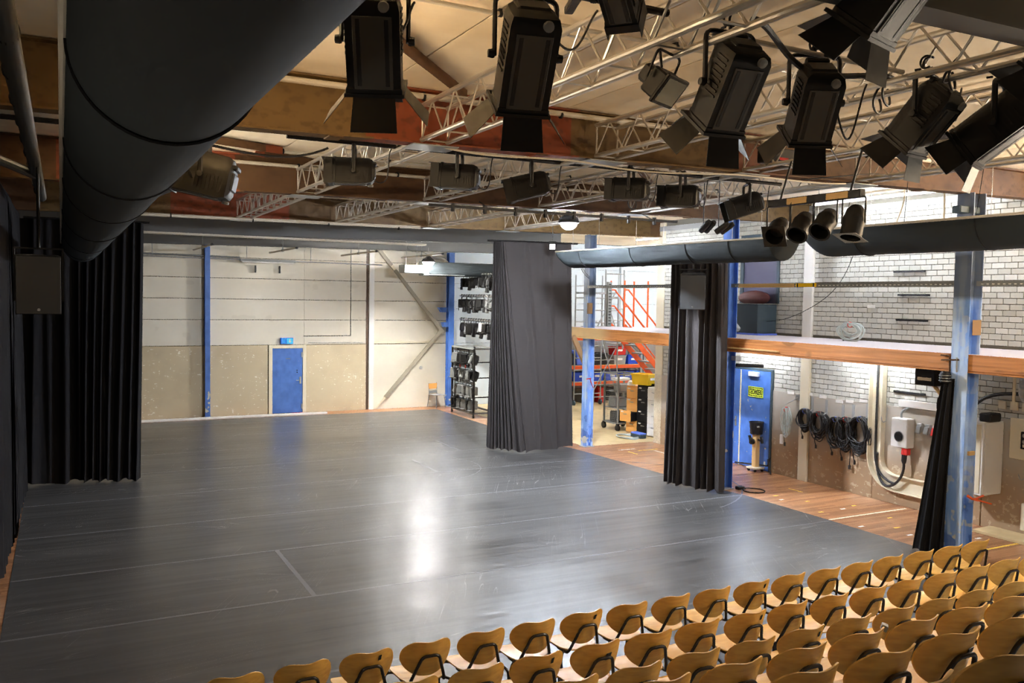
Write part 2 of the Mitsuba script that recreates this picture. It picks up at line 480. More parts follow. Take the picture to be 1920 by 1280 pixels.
part(ex, 'arrow', mv(extr([(-.015, .06), (.015, .06), (.015, -.0), (.05, -.0), (0, -.06), (-.05, -.0), (-.015, -.0)], .003), tr(6.315, YB - .094, 2.265) @ rot('x', 90)), 'm_white_paint', label='white arrow pointing down')
figs = [box(6.085, 6.10, YB - .094, YB - .09, 2.19, 2.34), box(6.085, 6.19, YB - .094, YB - .09, 2.33, 2.34), box(6.18, 6.19, YB - .094, YB - .09, 2.19, 2.34), cyl((6.14, YB - .096, 2.305), (6.14, YB - .09, 2.305), .012, 10),
        tube([(6.14, YB - .093, 2.29), (6.135, YB - .093, 2.245)], .009, 6), tube([(6.135, YB - .093, 2.245), (6.16, YB - .093, 2.225), (6.155, YB - .093, 2.2)], .006, 6), tube([(6.135, YB - .093, 2.245), (6.12, YB - .093, 2.22), (6.105, YB - .093, 2.215)], .006, 6), tube([(6.14, YB - .093, 2.28), (6.16, YB - .093, 2.265)], .005, 6)]
part(ex, 'pictogram', cat(figs), 'm_cyan')

# brick wall on the right
struct('wall_right', cat([box(XR + .012, XR + .2, YF, 18.2, 0, 6)]), 'm_mortar')
wr = 'wall_right'
BL, BH, PL, PH = 0.2115, 0.0865, 0.224, 0.098
cells = []
for r in range(int((5.5 - 1.75) / PH)):
    z = 1.78 + r * PH
    off = (r % 2) * PL / 2
    for k in range(int(15.6 / PL)):
        y = 2.6 + off + k * PL
        if y + BL > 18.15: continue
        if 2.62 < z < 2.98 and True: continue
        if z < 2.62 and (y < 8.0 or y > 18.1): continue
        if z < 2.2 and 13.93 < y and y + BL < 15.92: continue
        if z < 2.2 and y < 13.93 < y + BL: y = 13.935 - BL
        if z < 2.2 and y < 15.92 < y + BL: y = 15.915
        cells.append((y, z))
cells.sort(key=lambda c: abs(c[0] - 6.9) * .8 + abs(c[1] - 3.7) * .3 if c[0] > 6.6 else 99)
bm = box(0, .02, 0, BL, 0, BH, .0022)
bply = [mikit.ply(bm, m) for m in ('m_brick', 'm_brick2', 'm_brick3')]
rest = {0: [], 1: [], 2: []}
for i, (y, z) in enumerate(cells):
    v = rng.choice([0, 0, 1, 2])
    M = tr(XR - .004 - rng.random() * .004, y, z)
    if i < 300: part(wr, 'brick', bply[v], None, M=M)
    else: rest[v].append(mv(bm, M))
allb = cat([m for v in rest.values() for m in v])
k = part(wr, 'brickwork', allb, 'm_brick'); labels[k] = {'kind': 'stuff', 'label': 'rows of pale grey bricks farther along the wall'}
part(wr, 'pilaster', box(XR - .06, XR + .05, 12.9, 13.14, 0, 2.70, .006), 'm_cream')
part(wr, 'pilaster', box(XR - .06, XR + .05, 12.9, 13.14, 2.99, 5.5, .006), 'm_white_paint')
part(wr, 'wall_plate', box(XR - .03, XR + .05, 6.0, 18.2, 5.48, 5.60), 'm_grey')
for (y0, y1, z1) in ((13.16, 13.96, 1.80), (11.30, 12.88, 1.80), (9.1, 11.29, 1.82), (15.95, 18.15, 1.8), (5.2, 9.08, 1.86)):
    part(wr, 'lower_board', box(XR - .02, XR + .03, y0, y1, 0, z1, .004), 'm_board')
part(wr, 'end_pier', box(XR - .02, 14.05, 17.86, 18.17, 0, 5.7, .006), 'm_cream')
for i, (y, z, a) in enumerate(((10.64, 4.31, 1), (10.53, 3.88, 1), (10.55, 3.42, 1), (10.54, 2.1, 0))):
    k = solo('cable_bar', cat([box(XR - .05, XR - .02, y - .33, y + .33, z - .018, z + .018, .004), box(XR - .03, XR, y - .28, y - .24, z - .02, z + .02), box(XR - .03, XR, y + .24, y + .28, z - .02, z + .02)]), 'm_dark',
             ['top', 'middle', 'lowest', 'single'][i] + (' black bar of the three fixed to the bricks above the platform' if a else ' black bar fixed to the bricks under the platform'), 'bar')

struct('wall_left', box(XL - .2, XL, YF, YB, 0, 6), 'm_dark')
struct('wall_front', box(XL - .2, XS, YF - .2, YF, 0, 6), 'm_dark')
struct('wall_storage', cat([box(14.05, XS, 18.1, 18.35, 0, 6), box(XS, XS + .2, 18, YB + .3, 0, 6)]), 'm_bluewhite')

# ceiling panels between the beams
struct('ceiling', box(XL - .2, XS + .2, YF - .2, YB + .3, ZC + .05, ZC + .25), 'm_ceil')
BY = [-1.9, 3.1, 8.1, 13.1, 18.1, 23.1, 26.9]
cp = 1.02
for y0, y1 in zip(BY[:-1], BY[1:]):
    x = XL
    while x < (14.0 if y0 < 18 else 23.5):
        part('ceiling', 'panel', box(x + .006, x + cp - .006, y0, y1 - .012, ZC, ZC + .049, .004), 'm_ceil')
        x += cp


def zb(x):
    return 5.178 + 0.0125 * (x - 1.0)


# steel roof beams
bnames = {3.1: 'grey painted', 8.1: 'rusty brown', 13.1: 'olive and red lead', 18.1: 'red and olive', 23.1: 'dark grey', 26.9: 'dark grey'}
bsay = {3.1: 'nearest overhead, in the top right corner', 8.1: 'thick and close, above the row of dark spotlights', 13.1: 'the next behind the thick rusty one', 18.1: 'the third one back, above the white pipe', 23.1: 'above the lower dark beam by the back wall', 26.9: 'lowest in view, against the back wall'}
for y in BY[1:]:
    h = ZC - 0.01 - 5.178
    m = yz_prism([(u + y, z) for u, z in ibeam(0, h, 0.2 if y < 26 else .16)], XL, 13.72)
    m = m.subdivide_loop(0) if False else m
    v = np.array(m.vertices); t = (v[:, 2]) / h
    v[:, 2] = np.where(t < .5, zb(v[:, 0]) + v[:, 2] - (.08 if y > 26 else 0), 5.178 + v[:, 2]); m.vertices = v
    bt = thing('roof_beam', f'{bnames[y]} steel roof beam, {bsay[y]}', 'beam')
    mm = 'm_rust' if 8 < y < 19 else 'm_greybeam'
    part(bt, 'girder', m, mm)
    for x in ((2.3, 4.5, 6.4, 8.4, 10.6) if 8 < y < 19 else ()):
        part(bt, 'splice_plate', box(x - .07, x + .07, y - .106, y + .106, zb(x) - .014, zb(x), .002), 'm_rust')
    if y in (8.1, 13.1, 18.1):
        for x in (3.28, 5.3, 7.4, 9.3):
            part(bt, 'mounting_plate', box(x - .24, x + .24, y - .17, y + .17, zb(x) - .028, zb(x) - .016, .003), 'm_galv')
# pipes clipped in front of the beams
for (x0, x1, y, z, r, say) in ((0.9, 11.0, 7.96, 5.64, .03, 'long pale pipe clipped along the top of the thick rusty beam'), (0.9, 11.0, 12.95, 5.60, .026, 'long pale pipe along the top of the second rusty beam'),
                               (1.2, 7.05, 17.96, 5.19, .034, 'white pipe along the foot of the red and olive beam'), (0.5, 9.3, 5.52, 5.69, .016, 'thin conduit across the near ceiling panels'),
                               (0.5, 11.0, 12.2, 5.68, .022, 'thin pale conduit across the ceiling in front of the second rusty beam')):
    t = thing('pipe', say, 'pipe')
    part(t, 'pipe_run', cyl((x0, y, z), (x1, y, z + (.04 if y in (7.96, 17.96) else 0)), r, 12), 'm_greypipe', 30)
    for x in np.arange(x0 + .7, x1, 1.55):
        part(t, 'clip', cat([cyl((x - .012, y, z), (x + .012, y, z), r + .006, 12), box(x - .012, x + .012, y - .01, y + .10, z + r, z + r + .02)]), 'm_dark', 30)
# rusty diagonal wind braces at the ceiling
for i, (a, b) in enumerate((((1.2, 5.25), (3.5, 7.85)), ((1.0, 11.5), (2.7, 12.15)), ((2.4, 12.5), (3.4, 13.0)), ((6.0, 9.0), (9.4, 12.6)))):
    a, b = np.array(a), np.array(b); d = b - a; L = np.linalg.norm(d); ang = math.degrees(math.atan2(d[1], d[0]))
    m = cat([box(0, L, -.06, .06, 0, .012), box(0, L, -.06, -.045, -.09, 0.01)])
    solo('wind_brace', m, 'm_rust', ['flaking rusty angle brace running diagonally over the nearest ceiling bay', 'rusty brace at the ceiling just behind the thick beam, left one', 'rusty brace at the ceiling just behind the thick beam, right one', 'rusty brace at the ceiling above the right trusses'][i], 'brace', M=tr(a[0], a[1], ZC - .025) @ rot('z', ang))

# ------------------------------------------------------------------ aluminium box trusses
TW, TH, TZ = 0.27, 0.33, 5.255
chord_p = mikit.ply(cyl((0, 0, 0), (0, 4.78, 0), .0245, 10), 'm_alu', 30)
bl_ = math.hypot(.266, TH)
brace_p = mikit.ply(cyl((0, 0, 0), (0, bl_, 0), .0095, 6), 'm_alu', 30)
rung_p = mikit.ply(cyl((0, 0, 0), (TW, 0, 0), .0095, 6), 'm_alu', 30)
post_p = mikit.ply(cyl((0, 0, 0), (0, 0, TH), .0095, 6), 'm_alu', 30)
kk = math.degrees(math.atan2(TH, .266))
tn = {3.1: 'nearest bay', 8.1: 'middle bay', 13.1: 'farthest bay'}
for bi, y0 in enumerate((3.1, 8.1, 13.1)):
    for xi, x in enumerate((3.28, 5.3, 7.4, 9.3)):
        t = thing('box_truss', f'silver box truss in the {tn[y0]} under the ceiling, {ORD[xi]} from the left', 'truss')
        ya = y0 + .11
        z0 = TZ + .012 * (x - 5)
        for sx in (-1, 1):
            for dz in (0, TH):
                part(t, 'chord', chord_p, None, M=tr(x + sx * TW / 2, ya, z0 + dz))
            for i in range(18):
                up = i % 2 == 0
                M = tr(x + sx * TW / 2, ya + i * .266, z0 + (0 if up else TH)) @ rot('x', kk if up else -kk)
                part(t, 'brace', brace_p, None, M=M)
            for y in (ya + .01, ya + 4.77):
                part(t, 'post', post_p, None, M=tr(x + sx * TW / 2, y, z0))
        for i in range(10):
            for dz in (0, TH):
                part(t, 'rung', rung_p, None, M=tr(x - TW / 2, ya + .01 + i * .529, z0 + dz))

# ------------------------------------------------------------------ columns
def column(x, y, z1, m, label, w=.2, d=.2, along='y', extra=None):
    t = thing('steel_column', label, 'column')
    prof = ibeam(0, d, w, .016, .012)
    pm = extr([(u, v - d / 2) for u, v in prof], z1)
    if along == 'x': pm = mv(pm, rot('z', 90))
    part(t, 'shaft', mv(pm, tr(x, y, 0)), m)
    part(t, 'base_plate', cb((x, y, .012), (w + .06, d + .06, .024), .004), 'm_grey')
    return t


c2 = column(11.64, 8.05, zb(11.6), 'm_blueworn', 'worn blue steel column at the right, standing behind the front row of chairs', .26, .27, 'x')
part(c2, 'patch', box(11.55, 11.74, 7.895, 7.899, 3.28, 3.50), 'm_brownboard', label='torn brown sticker remains')
part(c2, 'block', box(11.55, 11.68, 7.86, 7.898, 1.55, 1.61, .004), 'm_timber')
part(c2, 'bracket', box(11.3, 11.74, 7.98, 8.12, 5.02, 5.12, .01), 'm_navy')
c1 = column(11.66, 13.1, zb(11.6), 'm_blue', 'blue steel column beside the narrow black curtain under the platform', .2, .22, 'x')
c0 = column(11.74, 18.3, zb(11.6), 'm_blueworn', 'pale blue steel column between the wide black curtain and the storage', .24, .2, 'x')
cbk = column(11.68, 26.9, 5.2, 'm_blue', 'blue steel column in the far corner beside the hanging spotlights', .2, .22)
for z, w in ((3.36, .34), (2.86, .2)):
    part(cbk, 'bracket', xz_prism([(11.58 - w, z), (11.58, z), (11.58, z - .16), (11.58 - w * .7, z - .16)], 26.8, 27.0), 'm_blue')
cw = column(3.86, 27.0, 5.2, 'm_blue', 'blue steel column on the back wall left of the blue door', .145, .2)
# braces on the white wall
for i, (a, b) in enumerate((((9.04, 5.4), (11.5, 2.48)), ((9.2, 0.12), (11.45, 2.62)))):
    a, b = np.array(a), np.array(b); d = b - a; L = np.linalg.norm(d); ang = math.degrees(math.atan2(d[1], d[0]))
    t = thing('wall_brace', ['pale flat steel brace coming down the white wall to the far corner column', 'pale flat steel brace rising from the floor on the white wall'][i], 'brace')
    part(t, 'bar', mv(box(0 if i == 0 else .35, L, -.012, .012, -.06, .06, .004), tr(a[0], YB - .09, a[1]) @ rot('y', -ang)), 'm_bracegrey')
    if i: part(t, 'rod', mv(box(-.12, .4, -.01, .01, -.02, .02), tr(a[0], YB - .09, a[1]) @ rot('y', -ang)), 'm_cream')
    else: part(t, 'turnbuckle', mv(box(.9, 1.08, -.03, .03, -.05, .05, .008), tr(a[0], YB - .1, a[1]) @ rot('y', -ang)), 'm_cream')

# ------------------------------------------------------------------ mezzanine platform on the right
mz = thing('mezzanine', 'raised wooden platform along the brick wall', 'platform')
part(mz, 'deck', cat([box(11.58, XR - .02, 2.6, 18.2, 2.965, 3.0), box(11.58, 13.0, 18.2, 18.95, 2.965, 3.0)]), 'm_mezz', label='grey painted deck')
for y0, y1 in ((13.12, 18.95), (8.22, 13.1), (2.6, 8.2)):
    part(mz, 'fascia', box(11.535, 11.58, y0, y1, 2.765, 3.0, .006), 'm_fascia', label='wooden edge beam')
part(mz, 'lower_rail', box(11.54, 11.66, 2.6, 18.9, 2.735, 2.762, .004), 'm_fascia')
for y in np.arange(3.0, 18.2, 1.15):
    part(mz, 'joist', box(11.62, XR - .03, y - .035, y + .035, 2.80, 2.963), 'm_brownboard')
part(mz, 'soffit', box(11.7, XR - .03, 2.6, 18.1, 2.79, 2.80), 'm_cream')
part(mz, 'edge_strip', box(11.5, 11.536, 11.6, 13.0, 2.80, 2.83, .004), 'm_timber')
# perforated guard rail
gr = thing('guard_rail', 'dark perforated metal rail above the platform edge', 'rail')
for y0, y1, m_ in ((2.6, 7.9, 'm_greyplate'), (8.22, 13.0, 'm_greyplate'), (13.2, 18.2, 'm_greyplate')):
    part(gr, 'bar', cat([box(11.6, 11.612, y0, y1, 3.985, 4.055), box(11.6, 11.65, y0, y1, 4.045, 4.055), box(11.6, 11.65, y0, y1, 3.985, 3.995)]), m_)
    part(gr, 'holes', cat([box(11.596, 11.6, y + .02, y + .055, 4.005, 4.018) for y in np.arange(y0 + .05, y1 - .1, .08)]), 'm_white_paint')
part(gr, 'timber', box(11.56, 11.598, 11.35, 12.75, 3.98, 4.05, .004), 'm_timber', label='bare wooden batten tied to the rail')
yl = thing('caution_label', 'yellow label with black ends on the guard rail', 'label')
part(yl, 'plate', box(11.575, 11.598, 10.85, 11.3, 3.985, 4.05), 'm_yellow')
for y in (10.88, 11.25): part(yl, 'end_band', box(11.573, 11.5745, y, y + .025, 3.985, 4.05), 'm_black')

# ------------------------------------------------------------------ fabric air ducts (half-round)
def half_duct(x0, y0, x1, y1, zt, R, prow0, prow1, n=26, ny=30, sag=0.012):
    """Half-round tube from (x0, y0) to (x1, y1), flat top at zt; prow: length of the rounded end."""
    a, b = np.array([x0, y0, 0.0]), np.array([x1, y1, 0.0])
    L = np.linalg.norm(b - a); d = (b - a) / L; s = np.array([d[1], -d[0], 0])
    ts = np.unique(np.r_[np.linspace(0, 1, ny), np.linspace(0, prow0 / L, 7), 1 - np.linspace(0, prow1 / L, 7)])
    V = []
    ph = np.linspace(0, math.pi, n)
    for t in ts:
        k = 1.0
        if prow0 and t * L < prow0: k = math.sqrt(max(0.0, 1 - (1 - t * L / prow0) ** 2))
        if prow1 and (1 - t) * L < prow1: k = math.sqrt(max(0.0, 1 - (1 - (1 - t) * L / prow1) ** 2))
        k = max(k, 0.02)
        w = 1 + sag * math.sin(t * L * 2.1) + 0.004 * math.sin(t * L * 19)
        for p in ph:
            V.append(a + d * (t * L) + s * (R * math.cos(p) * (1 if k > .3 else .3 + .7 * k / .3)) + np.array([0, 0, zt - R * w * math.sin(p) * k]))
    V = np.array(V); F = []
    for i in range(len(ts) - 1):
        for j in range(n - 1):
            A = i * n + j
            F += [[A, A + n + 1, A + 1], [A, A + n, A + n + 1]]
        A = i * n
        F += [[A, A + n - 1, A + 2 * n - 1], [A, A + 2 * n - 1, A + n]]
    for i0, fl in ((0, 1), ((len(ts) - 1) * n, 0)):
        for j in range(1, n - 1):
            F.append([i0, i0 + j, i0 + j + 1] if fl else [i0, i0 + j + 1, i0 + j])
    m = trimesh.Trimesh(V, np.array(F), process=False)
    return m, a, d, s


def band(a, d, s, t, R, zt, n=26):
    ph = np.linspace(0.02, math.pi - .02, n)
    pts = [a + d * t + s * R * 1.004 * math.cos(p) + np.array([0, 0, zt - R * 1.006 * math.sin(p)]) for p in ph]
    return tube(pts, .008, 6)


def duct(label, x0, y0, x1, y1, zt, R, p0, p1, bands, hang):
    t = thing('air_duct', label, 'air duct')
    m, a, d, s = half_duct(x0, y0, x1, y1, zt, R, p0, p1)
    part(t, 'fabric', m, 'm_duct', 50)
    for b in bands: part(t, 'hoop', band(a, d, s, b, R, zt), 'm_cloth2', 40)
    L = math.hypot(x1 - x0, y1 - y0)
    for sg in (-1, 1):
        e0 = a + s * sg * (R + .008) + np.array([0, 0, zt + .012]) + d * .05; e1 = e0 + d * (L - .1)
        part(t, 'rail', tube([e0, e1], .016, 8), 'm_greypipe', 30)
    for h in hang:
        p = a + d * h
        for sg in (-1, 1):
            q = p + s * sg * R
            part(t, 'cable', tube([q + [0, 0, zt], [*q[:2], 5.735]], .004, 5), 'm_steel')
    return t


duct('big dark fabric half-round air duct hanging close at the left', .345, 0.9, .345, 17.55, 4.55, .322, 0, .28, (2.4, 4.5, 6.4, 9.2, 12.3, 15.2), (2.2, 7.2, 12.2))
duct('dark fabric half-round air duct with a blunt end hanging before the wide black curtain', 9.95, 9.95, 9.55, 15.8, 4.68, .33, .06, .3, (.9, 1.9, 3.4, 5.0), (.8, 3.2, 5.2))
duct('dark fabric half-round air duct with a rounded prow crossing the right column', 9.97, 3.2, 9.97, 9.35, 4.74, .36, 0, .3, (1.4, 3.4, 5.2), (1.2, 3.2, 4.9, 5.8))
# silver rigid ducts by the back wall
t = thing('ventilation_duct', 'silver round ventilation duct with a square box below the far beam', 'air duct')
part(t, 'round_run', cyl((10.1, 25.2, 4.58), (13.0, 25.2, 4.58), .22, 24), 'm_duct', 40)
part(t, 'box_section', cat([box(9.3, 9.95, 24.95, 25.45, 4.43, 4.68, .01), box(9.95, 10.12, 24.97, 25.43, 4.36, 4.8, .01)]), 'm_galv')
part(t, 'base_plate', box(9.95, 11.3, 24.9, 25.0, 4.38, 4.41), 'm_galv')
part(t, 'elbow', tube(rounded([(10.9, 25.45, 4.7), (10.9, 25.75, 4.86), (10.9, 26.5, 4.9)], .2), .13, 18), 'm_steel', 40)
for x in (9.45, 9.8): part(t, 'hanger', tube([(x, 25.2, 4.68), (x, 25.2, 5.7)], .006, 5), 'm_steel')
# flat grey duct under the beams in front of the back wall
dk = solo('cable_tray', cat([box(-.6, 9.2, 22.93, 23.2, 5.155, 5.172), box(-.6, 9.2, 22.93, 22.945, 5.155, 5.20)]), 'm_greypipe', 'thin pale ledge along the underside of the dark grey beam', 'ledge')


# ------------------------------------------------------------------ curtains
def curtain_mesh(bottom, top, z0, z1, nz=24, pl=.16, amp=.05, seed=1, hem=.03, close=False):
    """Pleated cloth between two ground polylines (x, y); the same number of points along both."""
    r = np.random.default_rng(seed)

    def dense(p, n):
        p = np.asarray(p, float); s = np.r_[0, np.cumsum(np.linalg.norm(np.diff(p, axis=0), axis=1))]
        u = np.linspace(0, s[-1], n)
        return np.c_[np.interp(u, s, p[:, 0]), np.interp(u, s, p[:, 1])], s[-1]
    _, L = dense(bottom, 2)
    n = int(max(60, L / .018))
    B, LB = dense(bottom, n); Tt, LT = dense(top, n)
    u = np.linspace(0, 1, n)
    wob = np.cumsum(1 + .55 * np.interp(u, np.linspace(0, 1, 14), r.normal(0, 1, 14))); wob = wob / wob[-1] * (LB / pl) * 2 * math.pi
    am = amp * (0.7 + .5 * np.interp(u, np.linspace(0, 1, 11), r.random(11)))
    V = []
    for i in range(nz):
        f = i / (nz - 1)
        P = B * (1 - f) + Tt * f
        tg = np.gradient(P, axis=0); tg /= np.linalg.norm(tg, axis=1, keepdims=True) + 1e-9
        nn = np.c_[-tg[:, 1], tg[:, 0]]
        ph = wob + .5 * math.sin(2.2 * f + seed) + .25 * np.sin(u * 9 + f * 4)
        w = am * (1.15 - .5 * f)
        off = w * (np.sin(ph) + .28 * np.sin(2 * ph + 1)) + .015 * np.sin(u * 5 + 3 * f)
        zz = z0 + (z1 - z0) * f + (hem * np.sin(ph * .5) * (1 - f) ** 6 if hem else 0)
        Q = P + nn * off[:, None]
        V.append(np.c_[Q, np.full(n, 1.0) * zz])
    V = np.vstack(V); F = []
    idx = np.arange(nz * n).reshape(nz, n)
    A, Bq, Cq, D = idx[:-1, :-1].ravel(), idx[:-1, 1:].ravel(), idx[1:, 1:].ravel(), idx[1:, :-1].ravel()
    F = np.vstack([np.c_[A, Bq, Cq], np.c_[A, Cq, D]])
    return trimesh.Trimesh(V, F, process=False)


t = thing('curtain', 'long black stage curtain along the left side of the dance floor', 'curtain')
part(t, 'cloth', curtain_mesh([(-.74, 7.0), (-.72, 12.5), (-.66, 18.2)], [(-.74, 7.0), (-.72, 12.5), (-.68, 18.2)], 0.02, 5.1, pl=.2, amp=.05, seed=3), 'm_cloth2', True)
t = thing('curtain', 'black leg curtain under the left air duct, beside the white back wall', 'curtain')
part(t, 'cloth', curtain_mesh([(-1.0, 18.66), (-.68, 18.62), (-.2, 18.5), (.3, 18.62), (.8, 18.42), (1.36, 18.3)], [(-1.0, 18.64), (-.5, 18.6), (.2, 18.5), (.8, 18.4), (1.44, 18.3)], 0.03, 5.05, pl=.24, amp=.075, seed=8), 'm_cloth2', True)
part(t, 'top_rail', cyl((-.6, 18.5, 5.06), (1.55, 18.32, 5.06), .02, 10), 'm_dark', 30)
t = thing('curtain', 'wide black stage curtain hanging in the middle, in front of the storage', 'curtain')
part(t, 'cloth', curtain_mesh([(9.84, 18.02), (10.15, 18.12), (10.6, 18.25), (11.0, 18.3), (11.3, 18.33)], [(9.42, 18.55), (10.0, 18.5), (10.7, 18.45), (11.22, 18.4)], 0.015, 5.06, pl=.55, amp=.045, seed=5), 'm_cloth', True)
part(t, 'bunched_edge', curtain_mesh([(9.2, 18.9), (9.38, 18.62), (9.5, 18.42), (9.75, 18.12), (9.86, 18.04)], [(9.25, 18.75), (9.36, 18.65), (9.46, 18.55)], 0.05, 5.06, pl=.13, amp=.04, seed=6), 'm_cloth', True)
part(t, 'top_rail', cyl((9.1, 18.75, 5.08), (11.4, 18.38, 5.08), .024, 10), 'm_dark', 30)
t = thing('curtain', 'gathered narrow black curtain beside the blue column under the loudspeaker', 'curtain')
part(t, 'cloth', curtain_mesh([(10.86, 14.05), (10.98, 13.6), (11.12, 13.15), (11.3, 12.72)], [(10.85, 13.95), (11.0, 13.6), (11.15, 13.2), (11.3, 12.85)], 0.03, 4.52, pl=.155, amp=.075, seed=12), 'm_cloth', True)
part(t, 'top_rail', cyl((10.8, 14.1, 4.54), (11.36, 12.65, 4.54), .022, 10), 'm_dark', 30)
part(t, 'back_panel', curtain_mesh([(11.3, 12.72), (11.42, 12.86), (11.45, 13.0)], [(11.3, 12.85), (11.42, 12.95), (11.45, 13.05)], 0.03, 4.52, pl=.2, amp=.03, seed=2), 'm_cloth', True)
t = thing('curtain', 'slim black curtain tied against the right column, widening to the floor', 'curtain')
part(t, 'cloth', curtain_mesh([(11.36, 8.60), (11.40, 8.48), (11.44, 8.32), (11.46, 8.14)], [(11.44, 8.26), (11.455, 8.2), (11.465, 8.14), (11.47, 8.08)], 0.01, 2.64, pl=.16, amp=.03, seed=9), 'm_cloth2', True)

# ------------------------------------------------------------------ working lamps
t = thing('highbay_lamp', 'bright round white LED lamp hanging under the trusses', 'lamp')
LA = (8.42, 13.9, 5.13)
part(t, 'lens', mv(lathe([(0, -.14), (.06, -.132), (.115, -.10), (.15, -.055), (.165, 0), (.165, .004), (0, .004)], 28), tr(*LA)), 'm_white_paint', emitter=rad(COOL, P_LEDA))
part(t, 'housing', mv(lathe([(.19, -.01), (.2, .01), (.17, .09), (.09, .14), (.05, .2), (0, .2)], 28), tr(*LA)), 'm_dark', 40)
part(t, 'hook', tube([(LA[0], LA[1], LA[2] + .2), (LA[0], LA[1], 5.735)], .008, 6), 'm_steel')
t = thing('highbay_lamp', 'bright round white LED lamp beside the silver duct near the back wall', 'lamp')
LB = (9.9, 24.5, 4.77)
part(t, 'lens', mv(lathe([(0, -.15), (.07, -.138), (.13, -.10), (.17, -.05), (.18, 0), (.18, .004), (0, .004)], 28), tr(*LB)), 'm_white_paint', emitter=rad((1, .98, .94), P_LEDB))
part(t, 'housing', mv(lathe([(.20, -.01), (.21, .01), (.18, .07), (.10, .12), (.05, .17), (0, .17)], 28), tr(*LB)), 'm_dark', 40)
part(t, 'cord', tube(spline([(LB[0], LB[1], LB[2] + .17), (LB[0] - .2, LB[1], LB[2] + .28), (LB[0] - .55, LB[1], LB[2] + .3), (LB[0] - .7, LB[1], 5.2)], 16), .006, 6), 'm_dark')
part(t, 'hook', tube([(LB[0], LB[1], LB[2] + .17), (LB[0], LB[1], 5.2)], .006, 6), 'm_steel')
t = thing('flood_lamp', 'small square LED flood lamp shining at the top of the wide black curtain', 'lamp')
Mf = tr(10.17, 17.5, 4.915) @ rot('z', -32) @ rot('x', -15)
part(t, 'lens', mv(box(-.06, .06, -.012, -.008, -.06, .06), Mf), 'm_white_paint', emitter=rad(COOL, P_FLOOD))
part(t, 'housing', mv(box(-.08, .08, -.006, .05, -.08, .08, .012), Mf), 'm_dark')
part(t, 'bracket', mv(tube(rounded([(-.09, .02, 0), (-.09, .02, .14), (.09, .02, .14), (.09, .02, 0)], .03), .008, 6), Mf), 'm_dark')
part(t, 'rod', tube([(10.17, 17.5, 5.04), (10.17, 17.5, 5.735)], .008, 6), 'm_dark')


def tube_lamp(label, x, y0, y1, z, power, c, along='y', up=True):
    t = thing('tube_lamp', label, 'lamp')
    a, b = ((x, y0, z), (x, y1, z)) if along == 'y' else ((y0, x, z), (y1, x, z))
    part(t, 'tube', cyl(a, b, .018, 10), 'm_white_paint', emitter=rad(c, power))
    lo = np.minimum(a, b); hi = np.maximum(a, b)
    wx = (.045, .02) if along == 'y' else (.02, .045)
    part(t, 'tray', box(lo[0] - wx[0], hi[0] + wx[0], lo[1] - wx[1], hi[1] + wx[1], z + .03 if up else z - .045, z + .075 if up else z - .03, .004), 'm_white_paint')
    for p in (a, b): part(t, 'end_cap', cb((p[0], p[1], z + .012), (.05, .05, .05), .004), 'm_white_paint')
    return t


tube_lamp('fluorescent tube lamp above the platform beyond the blunt duct end', 12.9, 16.4, 17.9, 4.98, P_TUBE_TOP, COOL)
tube_lamp('fluorescent tube lamp high over the platform behind the black spotlights', 13.1, 9.2, 12.4, 5.62, P_TUBE_TOP, COOL)
tube_lamp('fluorescent tube lamp high over the platform at the right edge', 13.1, 5.4, 7.7, 5.62, P_TUBE_TOP, COOL)
tube_lamp('fluorescent tube lamp under the platform over the blue door', 13.15, 13.5, 14.9, 2.735, P_TUBE_LOW, COOL)
tube_lamp('fluorescent tube lamp under the platform over the cable coils', 13.15, 10.4, 12.0, 2.735, P_TUBE_LOW, COOL)
tube_lamp('fluorescent tube lamp on the storage ceiling, nearer one', 16.5, 19.6, 23.0, 5.64, P_STORE * 2.4, COOL)
tube_lamp('fluorescent tube lamp on the storage ceiling, farther one', 19.5, 22.0, 26.0, 5.64, P_STORE * 2.4, COOL)


def globe_lamp(label, p, r, power, c):
    t = thing('pendant_lamp', label, 'lamp')
    part(t, 'globe', mv(trimesh.creation.icosphere(2, r), tr(*p)), 'm_white_paint', True, emitter=rad(c, power))
    part(t, 'cap', mv(lathe([(.09, r * .82), (.08, r + .05), (.02, r + .07), (0, r + .07)], 16), tr(*p)), 'm_dark', 30)
    part(t, 'cord', tube([(p[0], p[1], p[2] + r + .06), (p[0], p[1], 5.7)], .006, 6), 'm_dark')


globe_lamp('warm globe pendant over the seating, left', (-.98, 3.2, 3.3), .10, P_HOUSE * .35, WARM)
globe_lamp('warm globe pendant over the seating, middle', (8.5, 3.5, 3.9), .15, P_HOUSE, WARM)
globe_lamp('warm globe pendant over the seating, right', (10.6, 4.2, 3.9), .15, P_HOUSE * .6, WARM)
for lab, y0, y1, pw, c in (('warm tube lamp in a trough above the near part of the left air duct', 4.95, 6.4, P_UP * 1.4, (1.0, .72, .42)),
                           ('pale tube lamp in a trough above the far part of the left air duct', 9.6, 12.6, P_UP * .65, (1.0, .88, .70))):
    t = tube_lamp(lab, .50, y0, y1, 4.95, pw, c, up=False)
    part(t, 'reflector', cat([box(.41, .415, y0 - .1, y1 + .1, 4.90, 5.15), box(.41, .66, y0 - .1, y1 + .1, 4.90, 4.905), box(.41, .66, y0 - .1, y0 - .095, 4.90, 5.12), box(.41, .66, y1 + .095, y1 + .1, 4.90, 5.12)]), 'm_galv')
    for y in (y0, y1): part(t, 'hanger', tube([(.43, y, 5.1), (.43, y, 5.735)], .006, 5), 'm_dark')
tube_lamp('warm tube lamp over the platform beyond the right edge, shining along the ceiling', 12.6, 4.7, 6.1, 5.25, P_UP * 4.4, (1.0, .72, .42), up=False)
